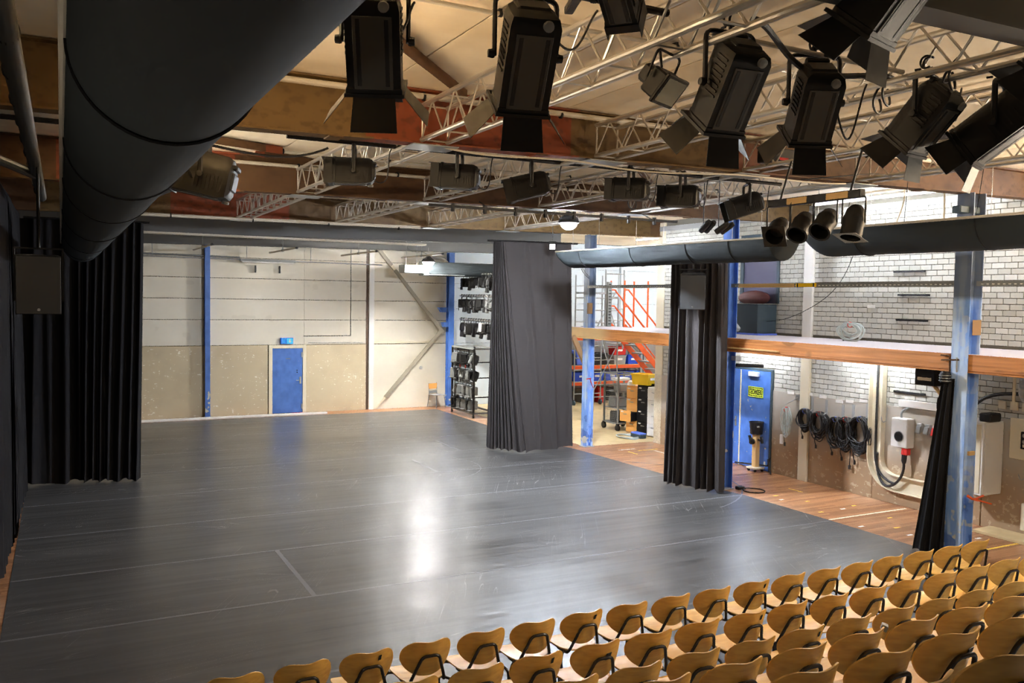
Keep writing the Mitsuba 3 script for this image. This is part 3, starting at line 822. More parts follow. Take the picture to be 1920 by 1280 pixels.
# ------------------------------------------------------------------ theatre spotlights
def body_mesh(L, W, H, n=9):
    """Housing along +y (front at +L/2): flat underside, arched top, rounded rear."""
    def sec(w, h, y, dz=0):
        pts = [(-w / 2, -h * .42), (w / 2, -h * .42)]
        for a in np.linspace(0, math.pi, n):
            pts.append((w / 2 * math.cos(a), h * .12 + h * .46 * math.sin(a)))
        return [(x, y, z + dz) for x, z in pts]
    S = [sec(W * .62, H * .62, -L / 2), sec(W * .9, H * .88, -L / 2 + .025), sec(W, H, -L / 2 + .07), sec(W, H, L / 2 - .03), sec(W * 1.05, H * 1.04, L / 2 - .025), sec(W * 1.05, H * 1.04, L / 2)]
    k = len(S[0]); V = np.vstack(S); F = []
    for i in range(len(S) - 1):
        for j in range(k):
            A, B = i * k + j, i * k + (j + 1) % k
            F += [[A, B, B + k], [A, B + k, A + k]]
    for j in range(1, k - 1):
        F.append([0, j + 1, j]); o = (len(S) - 1) * k; F.append([o, o + j, o + j + 1])
    m = trimesh.Trimesh(V, np.array(F), process=False); m.fix_normals(); return m


def leaf(w, h, flare):
    return extr([(-w / 2, 0), (w / 2, 0), (w / 2 * flare, h), (-w / 2 * flare, h)], .003)


_proto = {}


def spot_proto(L, W, H, doors):
    key = (L, W, H, doors)
    if key in _proto: return _proto[key]
    P = []
    ym = L / 2
    P.append(('housing', mikit.ply(body_mesh(L, W, H), 'm_lamp', 35), 'B'))
    zp = -H * .42
    P.append(('underside_plate', mikit.ply(box(-W * .36, W * .36, -L * .30, L * .46, zp - .006, zp + .002, .002), 'm_lampplate'), 'B'))
    for s in (-1, 1):
        P.append(('underside_plate__slot', mikit.ply(box(s * W * .26 - .011, s * W * .26 + .011, -L * .27, L * .42, zp - .0085, zp - .005), 'm_black'), 'B'))
    P.append(('rear_cap', mikit.ply(cat([box(-W * .34, W * .34, -L / 2 - .012, -L / 2 + .03, -H * .2, H * .22, .012), box(-W * .3, W * .3, -L / 2 - .02, -L / 2 + .05, H * .28, H * .40, .01)]), 'm_dark'), 'B'))
    P.append(('switch', mikit.ply(mv(lathe([(.03, 0), (.028, .02), (0, .024)], 12), tr(W * .22, -L * .40, zp) @ rot('x', 180)), 'm_greyplate', 30), 'B'))
    P.append(('lens', mikit.ply(mv(lathe([(0, .012), (W * .2, .010), (W * .40, 0), (W * .40, -.01), (0, -.01)], 24), tr(0, ym + .001, 0) @ rot('x', -90)), 'm_glassgrey', 30), 'B'))
    for s in (-1, 1):
        P.append(('fin_row', mikit.ply(cat([box(s * (W / 2 + .004) - .004, s * (W / 2 + .004) + .004, y - .006, y + .006, -H * .30, H * .05) for y in np.linspace(-L * .34, L * .1, 8)]), 'm_dark'), 'B'))
    P.append(('front_frame', mikit.ply(cat([box(-W * .53, W * .53, ym, ym + .02, H * .46, H * .50), box(-W * .53, W * .53, ym, ym + .02, -H * .47, -H * .43), box(-W * .56, -W * .50, ym, ym + .02, -H * .47, H * .5), box(W * .50, W * .56, ym, ym + .02, -H * .47, H * .5)]), 'm_lamp'), 'B'))
    if not doors:
        P.append(('hood', mikit.ply(cat([box(-W * .56, -W * .54, ym, ym + .09, -H * .47, H * .5), box(W * .54, W * .56, ym, ym + .09, -H * .47, H * .5), box(-W * .56, W * .56, ym, ym + .11, H * .48, H * .5), box(-W * .56, W * .56, ym, ym + .05, -H * .47, -H * .45)]), 'm_lamp'), 'B'))
    if doors:
        for k, (ang, off, open_, w, h) in enumerate(((0, H * .48, 38, W * .78, W * .62), (180, H * .45, 34, W * .78, W * .68), (90, W * .52, 40, H * .62, W * .72), (-90, W * .52, 40, H * .62, W * .72))):
            M = rot('y', ang) @ tr(0, ym + .015, off) @ rot('x', -open_ + 0) @ rot('x', 0)
            m = leaf(w, h, 1.12 if k < 2 else 1.3)      # leaf in (x, y) plane from the hinge forward
            P.append(('barn_door', mikit.ply(mv(m, rot('y', ang) @ tr(0, ym + .018, off) @ rot('x', open_)), 'm_black'), 'B'))
    # yoke (does not pitch with the housing)
    yh = H * .5 + .14
    hw = W / 2 + .035
    pts = rounded([(-hw, 0, -.01), (-hw, 0, yh), (hw, 0, yh), (hw, 0, -.01)], .05, 5)
    ym_ = tube(pts, .013, 6)
    v = ym_.vertices.copy(); v[:, 1] *= 1.5; ym_.vertices = v
    P.append(('yoke', mikit.ply(ym_, 'm_dark', 35), 'Y'))
    for s in (-1, 1):
        P.append(('knob', mikit.ply(mv(lathe([(.022, 0), (.026, .01), (.022, .035), (0, .037)], 10), tr(s * hw, 0, 0) @ rot('y', 90 * s)), 'm_black', 30), 'Y'))
    P.append(('clamp', mikit.ply(cat([tube([(0, 0, yh - .02), (0, 0, yh + .05)], .012, 8), mv(cat([tube([(-.02, .042 * math.cos(a), .042 * math.sin(a)) for a in np.linspace(-2.2, 2.4, 14)], .008, 6), tube([(.02, .042 * math.cos(a), .042 * math.sin(a)) for a in np.linspace(-2.2, 2.4, 14)], .008, 6)]), tr(0, 0, yh + .085)), cyl((0, .05, yh + .05), (0, .09, yh + .05), .008, 6)]), 'm_dark', 30), 'Y'))
    _proto[key] = (P, yh)
    return _proto[key]


def spotlight(name, label, p, yaw, pitch, L, W, H, doors=True, group=None, cable=None, droop=0, cat_='spotlight'):
    """p: pivot point; yaw: degrees, 0 = aimed along +y, positive to -x; pitch: degrees downwards."""
    P, yh = spot_proto(L, W, H, doors)
    t = thing(name, label, cat_, group)
    MY = tr(*p) @ rot('z', yaw)
    MB = MY @ rot('x', -pitch)
    last = {}
    for nm, ply, w in P:
        M = MB if w == 'B' else MY
        if '__' in nm:
            a, b = nm.split('__'); part(last[a], b, ply, None, M=M)
        else:
            last[nm] = part(t, nm, ply, None, M=M)
    if cable:
        rear = (MB @ np.array([W * .2, -L / 2 + .02, 0, 1]))[:3]
        q = np.array(cable, float)
        mid = (rear + q) / 2 - np.array([0, 0, droop + .12])
        part(t, 'power_cable', tube(spline([rear, rear * .7 + mid * .3 - [0, 0, .05], mid, q * .8 + mid * .2, q], 22), .007, 6), 'm_rubber', 40)
    return t


# near row, hung from a pipe between the trusses
pp = thing('hanging_pipe', 'dark pipe from the left air duct to the first truss, above two spotlights', 'pipe')
part(pp, 'run', cyl((.75, 4.3, 5.42), (3.2, 4.2, 5.40), .022, 10), 'm_dark', 30)
pp = thing('hanging_pipe', 'pale thin pipe between the first and second truss holding the fourth near spotlight', 'pipe')
part(pp, 'run', cyl((3.45, 4.1, 5.30), (5.16, 4.12, 5.30), .016, 10), 'm_greypipe', 30)
near = [
    ('large dark spotlight with flaps hanging closest to the left air duct', (1.528, 4.59, 5.09), -24, 62, .50, .29, .34, (1.72, 4.5, 5.3), .05),
    ('large dark spotlight with flaps hanging in front of the first silver truss', (2.276, 4.25, 5.03), -14, 55, .54, .28, .34, (2.9, 4.5, 5.45), .1),
    ('large dark spotlight with flaps hanging right of the small square flood', (3.56, 4.06, 5.00), -6, 54, .50, .27, .33, (3.6, 4.3, 5.35), .0),
    ('dark spotlight with flaps under a curved yoke, fourth in the near row', (4.336, 4.134, 5.00), -26, 54, .46, .26, .32, (4.9, 4.2, 5.2), .28),
    ('dark spotlight with wide open flaps under the right truss, tilted to the left', (5.36, 4.08, 5.01), 10, 48, .45, .25, .30, (5.9, 4.2, 5.3), .1),
    ('dark spotlight at the right edge under a double strap, flaps opened to the left', (5.75, 3.80, 4.94), 22, 36, .50, .26, .31, (5.9, 3.6, 5.3), .0)]
for lab, p, yw, pt, L, W, H, cab, dr_ in near:
    spotlight('spotlight', lab, p, yw, pt, L, W, H, True, None, cab, dr_)
spotlight('spotlight', 'very close dark spotlight at the top edge, left of the grey beam', (3.62, 2.95, 5.27), 16, 50, .50, .27, .31, True, None, None)
spotlight('spotlight', 'dark spotlight of which only a flap shows at the right edge', (5.52, 3.2, 5.26), 20, 45, .40, .27, .32, True, None, None)
spotlight('spotlight', 'small dark spotlight at the top edge before the first truss', (2.62, 3.86, 5.30), -50, 30, .24, .17, .2, False, None, (2.95, 4.1, 5.45), .1)
# small square flood
fl = thing('flood_lamp', 'small square flood with a grey glass face under the first silver truss', 'lamp')
Mf = tr(3.33, 4.45, 5.07) @ rot('z', -155) @ rot('x', -42)
part(fl, 'housing', mv(cat([box(-.12, .12, -.02, .10, -.085, .085, .012), box(-.07, .07, -.12, -.01, -.06, .06, .02)]), Mf), 'm_lamp')
part(fl, 'frame', mv(box(-.135, .135, .095, .118, -.10, .10, .006), Mf), 'm_dark')
part(fl, 'glass', mv(box(-.112, .112, .1185, .121, -.078, .078), Mf), 'm_glassgrey')
part(fl, 'bracket', mv(tube(rounded([(-.15, 0, 0), (-.15, -.05, .17), (.15, -.05, .17), (.15, 0, 0)], .04), .009, 6), Mf), 'm_dark', 30)
part(fl, 'stem', tube([(3.3, 4.38, 5.14), (3.3, 4.4, 5.25)], .009, 6), 'm_dark')
# middle row, hung below the thick beam
midrow = [(2.70, 8.75, 4.97, 12, 0, 'first'), (3.87, 8.7, 5.0, -2, -4, 'second'), (4.76, 8.7, 4.97, 6, 14, 'third'), (6.14, 8.7, 5.03, -14, -2, 'fourth'), (6.93, 8.7, 5.0, -18, -2, 'fifth'), (7.98, 8.7, 4.96, 4, 18, 'sixth')]
for x, y, z, yw, pt, o in midrow:
    spotlight('spotlight', f'dark spotlight in the row below the thick rusty beam, {o} from the left', (x, y, z), 58 + yw, pt, .42, .25, .27, False, 'spotlights below the thick rusty beam', (x + .4, y, 5.25), .1)
pp = thing('hanging_pipe', 'dark pipe behind the thick rusty beam that carries the middle row of spotlights', 'pipe')
part(pp, 'run', cyl((2.0, 8.72, 5.27), (8.6, 8.72, 5.29), .022, 10), 'm_dark', 30)
# left spotlight on the pole by the duct
spotlight('spotlight', 'dark barrel spotlight beside the left air duct, aimed down to the right', (1.0, 7.1, 4.60), 72, -12, .44, .33, .34, True, None, (.75, 6.9, 4.78), .05)
solo('duct_pole', cat([cyl((.715, 2.0, 4.572), (.715, 16.8, 4.572), .019, 10), *[cyl((.715, y, 4.572), (.715, y + .05, 4.572), .028, 8) for y in np.arange(3, 16.5, 1.3)]]), 'm_greypipe', 'pale pole running along the upper right edge of the left air duct', 'pole', smooth=30)
# PAR cans on a black bar
bar = thing('lamp_bar', 'short black bar with bare wooden stretches that carries four barrel lamps', 'bar')
part(bar, 'rail', box(6.96, 7.04, 6.0, 7.25, 4.75, 4.83, .005), 'm_black')
for y in (6.28, 6.82): part(bar, 'wooden_stretch', box(6.953, 6.957, y - .14, y + .14, 4.757, 4.822), 'm_timber')
for y in (6.15, 7.1): part(bar, 'hanger', tube([(7.0, y, 4.82), (7.15, y, 5.26)], .012, 8), 'm_dark')


def can_mesh(r, L):
    return lathe([(r * .99, 0), (r, 0), (r, L * .52), (r * 1.04, L * .54), (r * 1.04, L * .60), (r * .97, L * .64), (r * .82, L * .86), (r * .5, L * .98), (0, L), (0, L * .985), (r * .5, L * .96), (r * .94, L * .62), (r * .97, L * .5), (r * .96, 0)], 22)


canp = mikit.ply(can_mesh(.105, .34), 'm_lamp', 40)
for i, (y, z, yw, tl) in enumerate(((7.12, 4.50, 118, 58), (6.78, 4.52, 110, 48), (6.46, 4.53, 106, 50), (6.10, 4.50, 100, 18))):
    t = thing('par_can', f'black barrel lamp {"with a square front plate " if i in (0, 3) else ""}on the short bar, {ORD[i]} from the left', 'lamp', 'barrel lamps on the short bar')
    M = tr(7.0, y, z) @ rot('z', yw) @ rot('x', tl) @ tr(0, 0, -.15)
    part(t, 'can', canp, None, M=M)
    part(t, 'lens', mv(lathe([(0, .15), (.09, .15), (.09, .16), (0, .16)], 18), M), 'm_black')
    part(t, 'gel_frame', mv(extr(Polygon([(-.125, -.125), (.125, -.125), (.125, .125), (-.125, .125)]).difference(Polygon([(.098 * math.cos(a), .098 * math.sin(a)) for a in np.linspace(0, 2 * math.pi, 24)])), .004) if i in (0, 3) else lathe([(.095, 0), (.115, 0), (.115, .012), (.095, .012)], 20), M @ tr(0, 0, -.006)), 'm_greyplate' if i == 3 else 'm_black')
    part(t, 'yoke', mv(tube(rounded([(-.125, 0, 0), (-.125, 0, .26), (.125, 0, .26), (.125, 0, 0)], .03), .009, 6), tr(7.0, y, z) @ rot('z', yw)), 'm_black', 30)
    part(t, 'stem', tube([(7.0, y, z + .25), (7.0, y, 4.76)], .01, 6), 'm_black')
# black batten between the trusses, small control boxes and clustered little spots
bb = thing('batten', 'long thin black batten across below the far trusses, with small clamps', 'batten')
part(bb, 'rail', box(5.0, 9.75, 12.36, 12.40, 5.09, 5.13, .004), 'm_black')
for x in np.arange(5.4, 9.7, .55): part(bb, 'clamp', box(x - .02, x + .02, 12.35, 12.41, 5.03, 5.16, .004), 'm_black')
for x in (6.0, 9.2): part(bb, 'hanger', tube([(x, 12.38, 5.12), (x, 12.7, 5.25)], .008, 6), 'm_dark')
for i, (x, y, z) in enumerate(((8.78, 10.5, 4.78), (8.95, 10.35, 4.76))):
    t = thing('mini_spot', f'{["left", "right"][i]} one of two small black pin spots clamped above the blunt duct', 'lamp')
    for dx in (-.05, .05):
        part(t, 'barrel', mv(lathe([(.042, 0), (.046, .02), (.046, .2), (.03, .24), (0, .24)], 12), tr(x + dx, y, z) @ rot('z', 30 * i) @ rot('x', 55)), 'm_black', 30)
    part(t, 'stem', tube([(x, y, z + .05), (x, y, 5.735)], .008, 6), 'm_black')
    part(t, 'bracket', cb((x, y, z + .03), (.12, .03, .05), .005), 'm_dark')
t = thing('dimmer_box', 'small black control box with a red label at the foot of the third truss', 'control box')
part(t, 'case', box(7.25, 7.72, 7.5, 7.75, 5.33, 5.48, .01), 'm_dark')
part(t, 'label_plate', box(7.36, 7.5, 7.495, 7.4995, 5.345, 5.375), 'm_red')
part(t, 'bracket', box(7.7, 7.74, 7.5, 7.6, 5.26, 5.5), 'm_galv')
t = thing('heater_bar', 'flat black fitting with two hooks floating by the first truss', 'fitting')
part(t, 'case', mv(box(-.2, .2, -.03, .03, -.025, .025, .006), tr(2.95, 4.85, 5.62) @ rot('z', 70)), 'm_dark')
for d in (-.13, .13): part(t, 'hook', mv(tube([(d, 0, 0), (d, 0, .1)], .006, 5), tr(2.95, 4.85, 5.62) @ rot('z', 70)), 'm_dark')


# loose cables among the trusses
def cable(label, pts, r=.009, m='m_rubber', n=40):
    solo('cable', tube(spline(pts, n), r, 6), m, label, 'cable', smooth=40)


cable('thick dark cable drooping from the first truss to the fourth spotlight', [(3.45, 3.75, 5.28), (3.9, 4.0, 5.27), (4.3, 4.15, 5.2), (4.9, 4.2, 5.26), (5.3, 4.3, 5.3)], .02)
cable('beige cable snaking along the underside of the thick rusty beam', [(3.3, 8.0, 5.20), (3.9, 8.0, 5.155), (4.9, 7.98, 5.18), (5.6, 8.0, 5.15), (6.4, 7.98, 5.17), (7.2, 8.0, 5.22), (8.2, 8.0, 5.22), (9.0, 7.99, 5.25)], .011, 'm_greypipe')
cable('black cable running from the right truss to the right column', [(9.0, 7.3, 5.25), (8.3, 7.0, 5.2), (7.6, 6.9, 5.1), (7.2, 7.0, 5.05)], .008)
cable('dark cable sagging below the thick beam beside the left duct', [(.75, 7.8, 5.0), (1.3, 8.0, 4.98), (1.9, 8.2, 4.99), (2.3, 8.3, 5.12)], .012)
cable('dark cable looping over the bright gap beside the left duct', [(.9, 3.4, 5.15), (1.05, 4.0, 5.16), (.95, 4.7, 5.0), (.8, 5.5, 4.85), (.75, 6.0, 4.8)], .010)
for i, (x, y) in enumerate(((5.22, 3.75), (5.36, 3.9), (5.45, 4.1), (5.25, 4.3), (5.4, 4.5), (7.3, 9.6), (7.5, 9.9), (7.2, 10.2), (7.7, 9.5))):
    z = 5.32 if i < 5 else 5.18
    cable(f'thin black cable loop dangling from the second truss, {ORD[i]} nearest' if i < 5 else f'thin black cable loop dangling above the middle row of spotlights, {ORD[i - 5]} one', [(x, y, z), (x + .06, y + .1, z - .13 - .02 * (i % 3)), (x + .16, y + .14, z - .16), (x + .22, y + .2, z - .02)], .009, n=16)
# left: pole with cable ties, conduits, loudspeaker
t = thing('cable_pole', 'dark pole with taped bands running above the left curtain', 'pole')
part(t, 'pole', cyl((-.245, 3.0, 5.06), (-.225, 14.0, 5.02), .062, 14), 'm_poledark', 30)
for y in np.arange(3.5, 13.9, .9): part(t, 'band', cyl((-.244, y, 5.06), (-.244, y + .05, 5.06), .07, 12), 'm_black', 30)
part(t, 'side_arm', tube([(-.24, 11.2, 5.0), (-.6, 10.6, 5.08), (-.85, 10.4, 5.12)], .05, 10), 'm_poledark', 30)
for y in (10.2, 11.2):
    solo('conduit', cyl((-1.2, y, 5.62), (.6, y, 5.62), .03, 8), 'm_dark', f'dark conduit across the ceiling over the left curtain, {"nearer" if y < 11 else "farther"} one', 'pipe', smooth=30)


def loudspeaker(label, p, yaw, w, d, h, tilt):
    t = thing('loudspeaker', label, 'loudspeaker')
    M = tr(*p) @ rot('z', yaw) @ rot('x', tilt)
    part(t, 'cabinet', mv(mv(extr([(-w / 2, -d / 2), (w / 2, -d / 2), (w / 2 * .8, d / 2), (-w / 2 * .8, d / 2)], h), tr(0, 0, -h / 2)), M), 'm_lamp')
    part(t, 'grille', mv(box(-w / 2 * .97, w / 2 * .97, -d / 2 - .014, -d / 2 - .001, -h / 2 * .98, h / 2 * .98, .004), M), 'm_grille')
    part(t, 'badge', mv(lathe([(.016, 0), (.014, .006), (0, .006)], 12), M @ tr(0, -d / 2 - .014, -h / 2 * .84) @ rot('x', 90)), 'm_steel')
    part(t, 'bracket', mv(cat([box(-w * .55, -w * .51, -.03, .03, -h * .3, h * .62), box(w * .51, w * .55, -.03, .03, -h * .3, h * .62), box(-w * .55, w * .55, -.03, .03, h * .60, h * .63)]), M), 'm_dark')
    part(t, 'rod', tube([(p[0], p[1], p[2] + h * .62), (p[0], p[1], 5.04 if p[0] < 5 else 4.55)], .016, 8), 'm_dark')
    return t


loudspeaker('dark loudspeaker hanging at the left before the black curtains', (-.2, 10.3, 3.77), 0, .42, .36, .60, 4)
t = loudspeaker('dark loudspeaker hanging in front of the gathered narrow curtain', (10.70, 13.05, 3.90), -40, .48, .42, .66, 8)
part(t, 'socket_panel', box(10.425, 10.43, 13.0, 13.03, 3.98, 4.14), 'm_steel')

# ------------------------------------------------------------------ seating
def chair_proto():
    P = []
    # seat: rounded plywood, gently dished
    out = []
    for a in np.linspace(0, 2 * math.pi, 40, endpoint=False):
        c, s = math.cos(a), math.sin(a)
        x = .215 * np.sign(c) * abs(c) ** .55; y = .20 * np.sign(s) * abs(s) ** .6
        out.append((x * (1 + .10 * y / .2), y))
    m = extr(out, .011)
    m = m.subdivide().subdivide()
    v = np.array(m.vertices)
    v[:, 2] += .445 + .012 * (np.abs(v[:, 0]) / .2) ** 2 - .02 * np.clip((v[:, 1] - .1) / .1, 0, 1) ** 2 - .01 * np.clip(-v[:, 1] / .2, 0, 1)
    v[:, 1] += .03
    m.vertices = v
    P.append(('seat', mikit.ply(m, 'm_ply', 40)))
    # backrest: heart-shaped plywood, curved round the sitter and leaning back
    L = [(0, .822), (.05, .825), (.10, .830), (.14, .824), (.175, .803), (.205, .770), (.223, .73), (.229, .69), (.224, .65), (.207, .61), (.18, .572), (.145, .543), (.10, .518), (.05, .507), (0, .503)]
    pts = np.array(L + [(-x, z) for x, z in L[-2:0:-1]])
    tck = spline(np.vstack([pts, pts[:1]]), 72)[:-1]
    poly = Polygon(tck)
    m = mv(extr(poly, .011), np.array([[1, 0, 0, 0], [0, 0, -1, 0], [0, 1, 0, 0], [0, 0, 0, 1.0]]))
    for _ in range(2): m = m.subdivide()
    v = np.array(m.vertices)
    v[:, 1] += -.185 - .30 * (v[:, 2] - .5) + 2.1 * v[:, 0] ** 2
    m.vertices = v
    P.append(('backrest', mikit.ply(m, 'm_ply', 40)))
    fr = rounded([(-.175, -.02, .432), (-.165, -.18, .432), (-.075, -.272, .70), (.075, -.272, .70), (.165, -.18, .432), (.175, -.02, .432)], .045, 6)
    P.append(('back_frame', mikit.ply(tube(fr, .0135, 8), 'm_tubeframe', 40)))
    for s in (-1, 1):
        for f, y0, y1 in ((1, .14, .20), (-1, -.12, -.20)):
            p = rounded([(s * .15, y0 * .8, .43), (s * .245, y1 * .95, .422), (s * .250, y1 * 1.18, .004)], .075, 7)
            P.append(('leg', mikit.ply(tube(p, .012, 8), 'm_tubeframe', 40)))
    P.append(('seat_frame', mikit.ply(cat([tube([(-.165, -.06, .43), (-.165, .16, .43)], .0105, 8), tube([(.165, -.06, .43), (.165, .16, .43)], .0105, 8), tube([(-.17, .11, .428), (.17, .11, .428)], .0105, 8), tube([(-.17, -.1, .428), (.17, -.1, .428)], .0105, 8)]), 'm_tubeframe', 30)))
    return P


CH = chair_proto()
tape_p = mikit.ply(box(-.012, .012, -.004, 0, -.022, .022), 'm_black')
tapeb_p = mikit.ply(box(-.028, .028, -.004, 0, -.03, .03), 'm_black')
grey_p = mikit.ply(box(-.03, .03, -.02, .02, -.02, .02, .004), 'm_grey')


def back_y(x, z):
    return -.185 - .30 * (z - .5) + 2.1 * x * x - .0125


rows = [(0.0, 6.85, [1.155 + .5215 * i for i in range(18)]),
        (0.2, 5.80, [2.175 + .5215 * i for i in range(15)]),
        (0.4, 4.94, [2.98 + .526 * i for i in range(10)]),
        (0.82, 3.94, [2.93 + .5245 * i for i in range(8)]),
        (1.2, 3.04, [2.55 + .525 * i for i in range(7)]),
        (1.6, 2.16, [2.62 + .53 * i for i in range(4)])]
rown = ['front row', 'second row', 'third row', 'fourth row', 'fifth row', 'row nearest the camera']
tapes = {(0, 2): 1, (0, 6): 1, (0, 10): 1, (0, 16): 1, (1, 2): 1, (1, 3): 2, (1, 6): 1, (2, 4): 1, (4, 3): 2, (3, 3): 3}
for ri, (z, y, xs) in enumerate(rows):
    for i, x in enumerate(xs):
        tp = tapes.get((ri, i), 0)
        extra = ['', ' with black tape mark', ' with black patch', ' with grey clip'][tp]
        t = thing('audience_chair', f'plywood chair{extra}, {ORD[i]} from the left in the {rown[ri]}', 'chair', f'plywood chairs of the {rown[ri].split(",")[0]}')
        M = tr(x + rng.uniform(-.006, .006), y + rng.uniform(-.01, .01), z + (.007 if ri == 0 else .001)) @ rot('z', rng.uniform(-1.2, 1.2))
        for nm, ply in CH: part(t, nm, ply, None, M=M)
        if tp:
            xx, zz = (.07, .765) if tp == 1 else ((.05, .70) if tp == 2 else (.19, .80))
            part(t, 'tape_mark' if tp < 3 else 'clip', {1: tape_p, 2: tapeb_p, 3: grey_p}[tp], None, M=M @ tr(xx, back_y(xx, zz), zz) @ rot('z', math.degrees(math.atan(4.2 * xx))) @ rot('x', 17))
# risers of the seating stand
st = thing('seating_stand', 'grey stepped stand under the rows of plywood chairs', 'stand')
for i, (z, y0, y1, x0, x1) in enumerate(((.2, 5.22, 6.24, .4, 10.75), (.4, 4.3, 5.22, .4, 10.75), (.82, 3.36, 4.3, .4, 10.75), (1.2, 2.46, 3.36, .4, 10.75), (1.6, 1.5, 2.46, .4, 10.75), (2.0, -3.0, 1.5, -.5, 10.75))):
    part(st, 'step', box(x0, x1, y0, y1, 0.0 if i else .007, z, .006), 'm_greyfloor')
    part(st, 'nosing', box(x0, x1, y1 - .03, y1 + .004, z - .03, z + .004, .003), 'm_galv')
# ------------------------------------------------------------------ along the brick wall, under the platform
d2 = thing('double_door', 'blue double door with yellow signs under the platform', 'door')
part(d2, 'frame', cat([box(XR - .05, XR + .02, 13.94, 13.99, 0, 2.24, .004), box(XR - .05, XR + .02, 15.86, 15.91, 0, 2.24, .004), box(XR - .05, XR + .02, 13.94, 15.91, 2.19, 2.24, .004)]), 'm_navy')
for y0, y1 in ((13.995, 14.92), (14.945, 15.86)):
    lf = part(d2, 'leaf', box(XR - .045, XR + .005, y0, y1, .01, 2.19, .004), 'm_blue')
    if y0 > 14.5:
        part(lf, 'handle', cat([box(XR - .06, XR - .045, 15.02, 15.07, .88, 1.1, .003), tube([(XR - .06, 15.045, 1.03), (XR - .1, 15.045, 1.03), (XR - .1, 15.18, 1.03)], .011, 8)]), 'm_steel', 30)
    else:
        part(lf, 'edge_strip', box(XR - .055, XR - .044, 14.90, 14.935, .01, 2.18), 'm_cream')
part(d2, 'closer', box(XR - .12, XR - .046, 14.33, 14.62, 2.06, 2.16, .006), 'm_white_paint')


def text_on_right(txt, y_left, z, h, x):
    """Lettering on a plane of constant x, read from inside the hall (left = larger y)."""
    m = meshkit.text_mesh(txt, h, 0.003, True)
    v, f, _ = meshkit.arrays(m)
    m = trimesh.Trimesh(v, f, process=False)
    b = m.bounds
    v = np.array(m.vertices); v[:, 0] -= b[0][0]; v[:, 1] -= b[0][1]
    ext = b[1] - b[0]
    W = np.c_[np.full(len(v), x) - v[:, 2] + v[:, 2].min(), y_left - v[:, 0], z + v[:, 1]]
    return W, f, ext


def yellow_sign(label, y0, y1, z0, z1):
    t = thing('sign', label, 'sign')
    part(t, 'plate', box(XR - .062, XR - .054, y0, y1, z0, z1), 'm_signyellow')
    e = .02
    part(t, 'border', cat([box(XR - .0645, XR - .062, y0 + e, y1 - e, z1 - e - .014, z1 - e), box(XR - .0645, XR - .062, y0 + e, y1 - e, z0 + e, z0 + e + .014), box(XR - .0645, XR - .062, y0 + e, y0 + e + .014, z0 + e, z1 - e), box(XR - .0645, XR - .062, y1 - e - .014, y1 - e, z0 + e, z1 - e)]), 'm_black')
    W, f, ext = text_on_right('TECHNIEK', 0, 0, .13, XR - .0625)
    s = (y1 - y0 - .09) / ext[0]
    v = W.copy(); v[:, 1] = y1 - .045 + v[:, 1] * s; v[:, 2] = (z0 + z1) / 2 - .062 + v[:, 2] * (.124 / ext[1])
    part(t, 'lettering', trimesh.Trimesh(v, f, process=False), 'm_black')


yellow_sign('yellow sign reading TECHNIEK on the right leaf of the blue double door', 14.20, 14.66, 1.60, 1.83)
yellow_sign('yellow sign on the left leaf of the blue double door, half hidden', 15.12, 15.58, 1.60, 1.83)

# bucket on a wooden post with castors
t = thing('post_stand', 'wooden post on castors carrying a black bucket, before the blue double door', 'stand')
part(t, 'post', box(13.44, 13.56, 14.13, 14.25, .09, .82, .006), 'm_timber')
part(t, 'foot', box(13.36, 13.64, 14.05, 14.33, .06, .10, .006), 'm_cream')
for x in (13.40, 13.60):
    for y in (14.09, 14.29):
        part(t, 'castor', cat([cyl((x - .012, y, .03), (x + .012, y, .03), .03, 12), box(x - .016, x + .016, y - .012, y + .012, .03, .065)]), 'm_black', 30)
part(t, 'side_wheel', cat([cyl((13.41, 14.19, .66), (13.35, 14.19, .66), .06, 16), cyl((13.34, 14.19, .66), (13.335, 14.19, .66), .03, 12)]), 'm_dark', 30)
part(t, 'side_bar', cat([cyl((13.5, 14.0, .7), (13.5, 14.4, .7), .02, 8), cyl((13.5, 14.0, .64), (13.5, 14.04, .78), .03, 8), cyl((13.5, 14.36, .62), (13.5, 14.4, .76), .03, 8)]), 'm_dark', 30)
t = thing('bucket', 'black bucket on top of the wooden post', 'bucket')
part(t, 'body', mv(lathe([(0, .01), (.125, 0), (.13, .01), (.152, .25), (.16, .25), (.16, .27), (.148, .27), (.125, .03), (0, .03)], 24), tr(13.5, 14.19, .82)), 'm_black', 30)
part(t, 'ear', cb((13.42, 14.05, 1.0), (.05, .03, .03), .004), 'm_grey')
t = thing('floor_stand', 'black and blue floor bar lying at the foot of the blue double door', 'bar')
part(t, 'bar', tube([(13.5, 15.2, .05), (13.58, 13.9, .16), (13.6, 13.86, .34)], .018, 8), 'm_black', 30)
part(t, 'leg', tube([(13.58, 13.9, .3), (13.5, 13.72, .02)], .018, 8), 'm_black')
part(t, 'blue_end', tube([(13.5, 15.2, .05), (13.52, 14.85, .075)], .024, 8), 'm_bluelight')
solo('post_cable', tube(spline([(11.85, 12.95, .02), (12.05, 12.9, .015), (12.25, 12.7, .01), (12.15, 12.5, .01), (11.9, 12.55, .01), (11.85, 12.75, .012), (12.0, 12.85, .02)], 40), .01, 6), 'm_rubber', 'black cable loop on the floor beside the narrow curtain and its column', 'cable', smooth=40)
solo('plug_box', box(11.82, 11.98, 12.86, 12.97, .0, .06, .008), 'm_black', 'black plug box on the floor against the blue column', 'box')


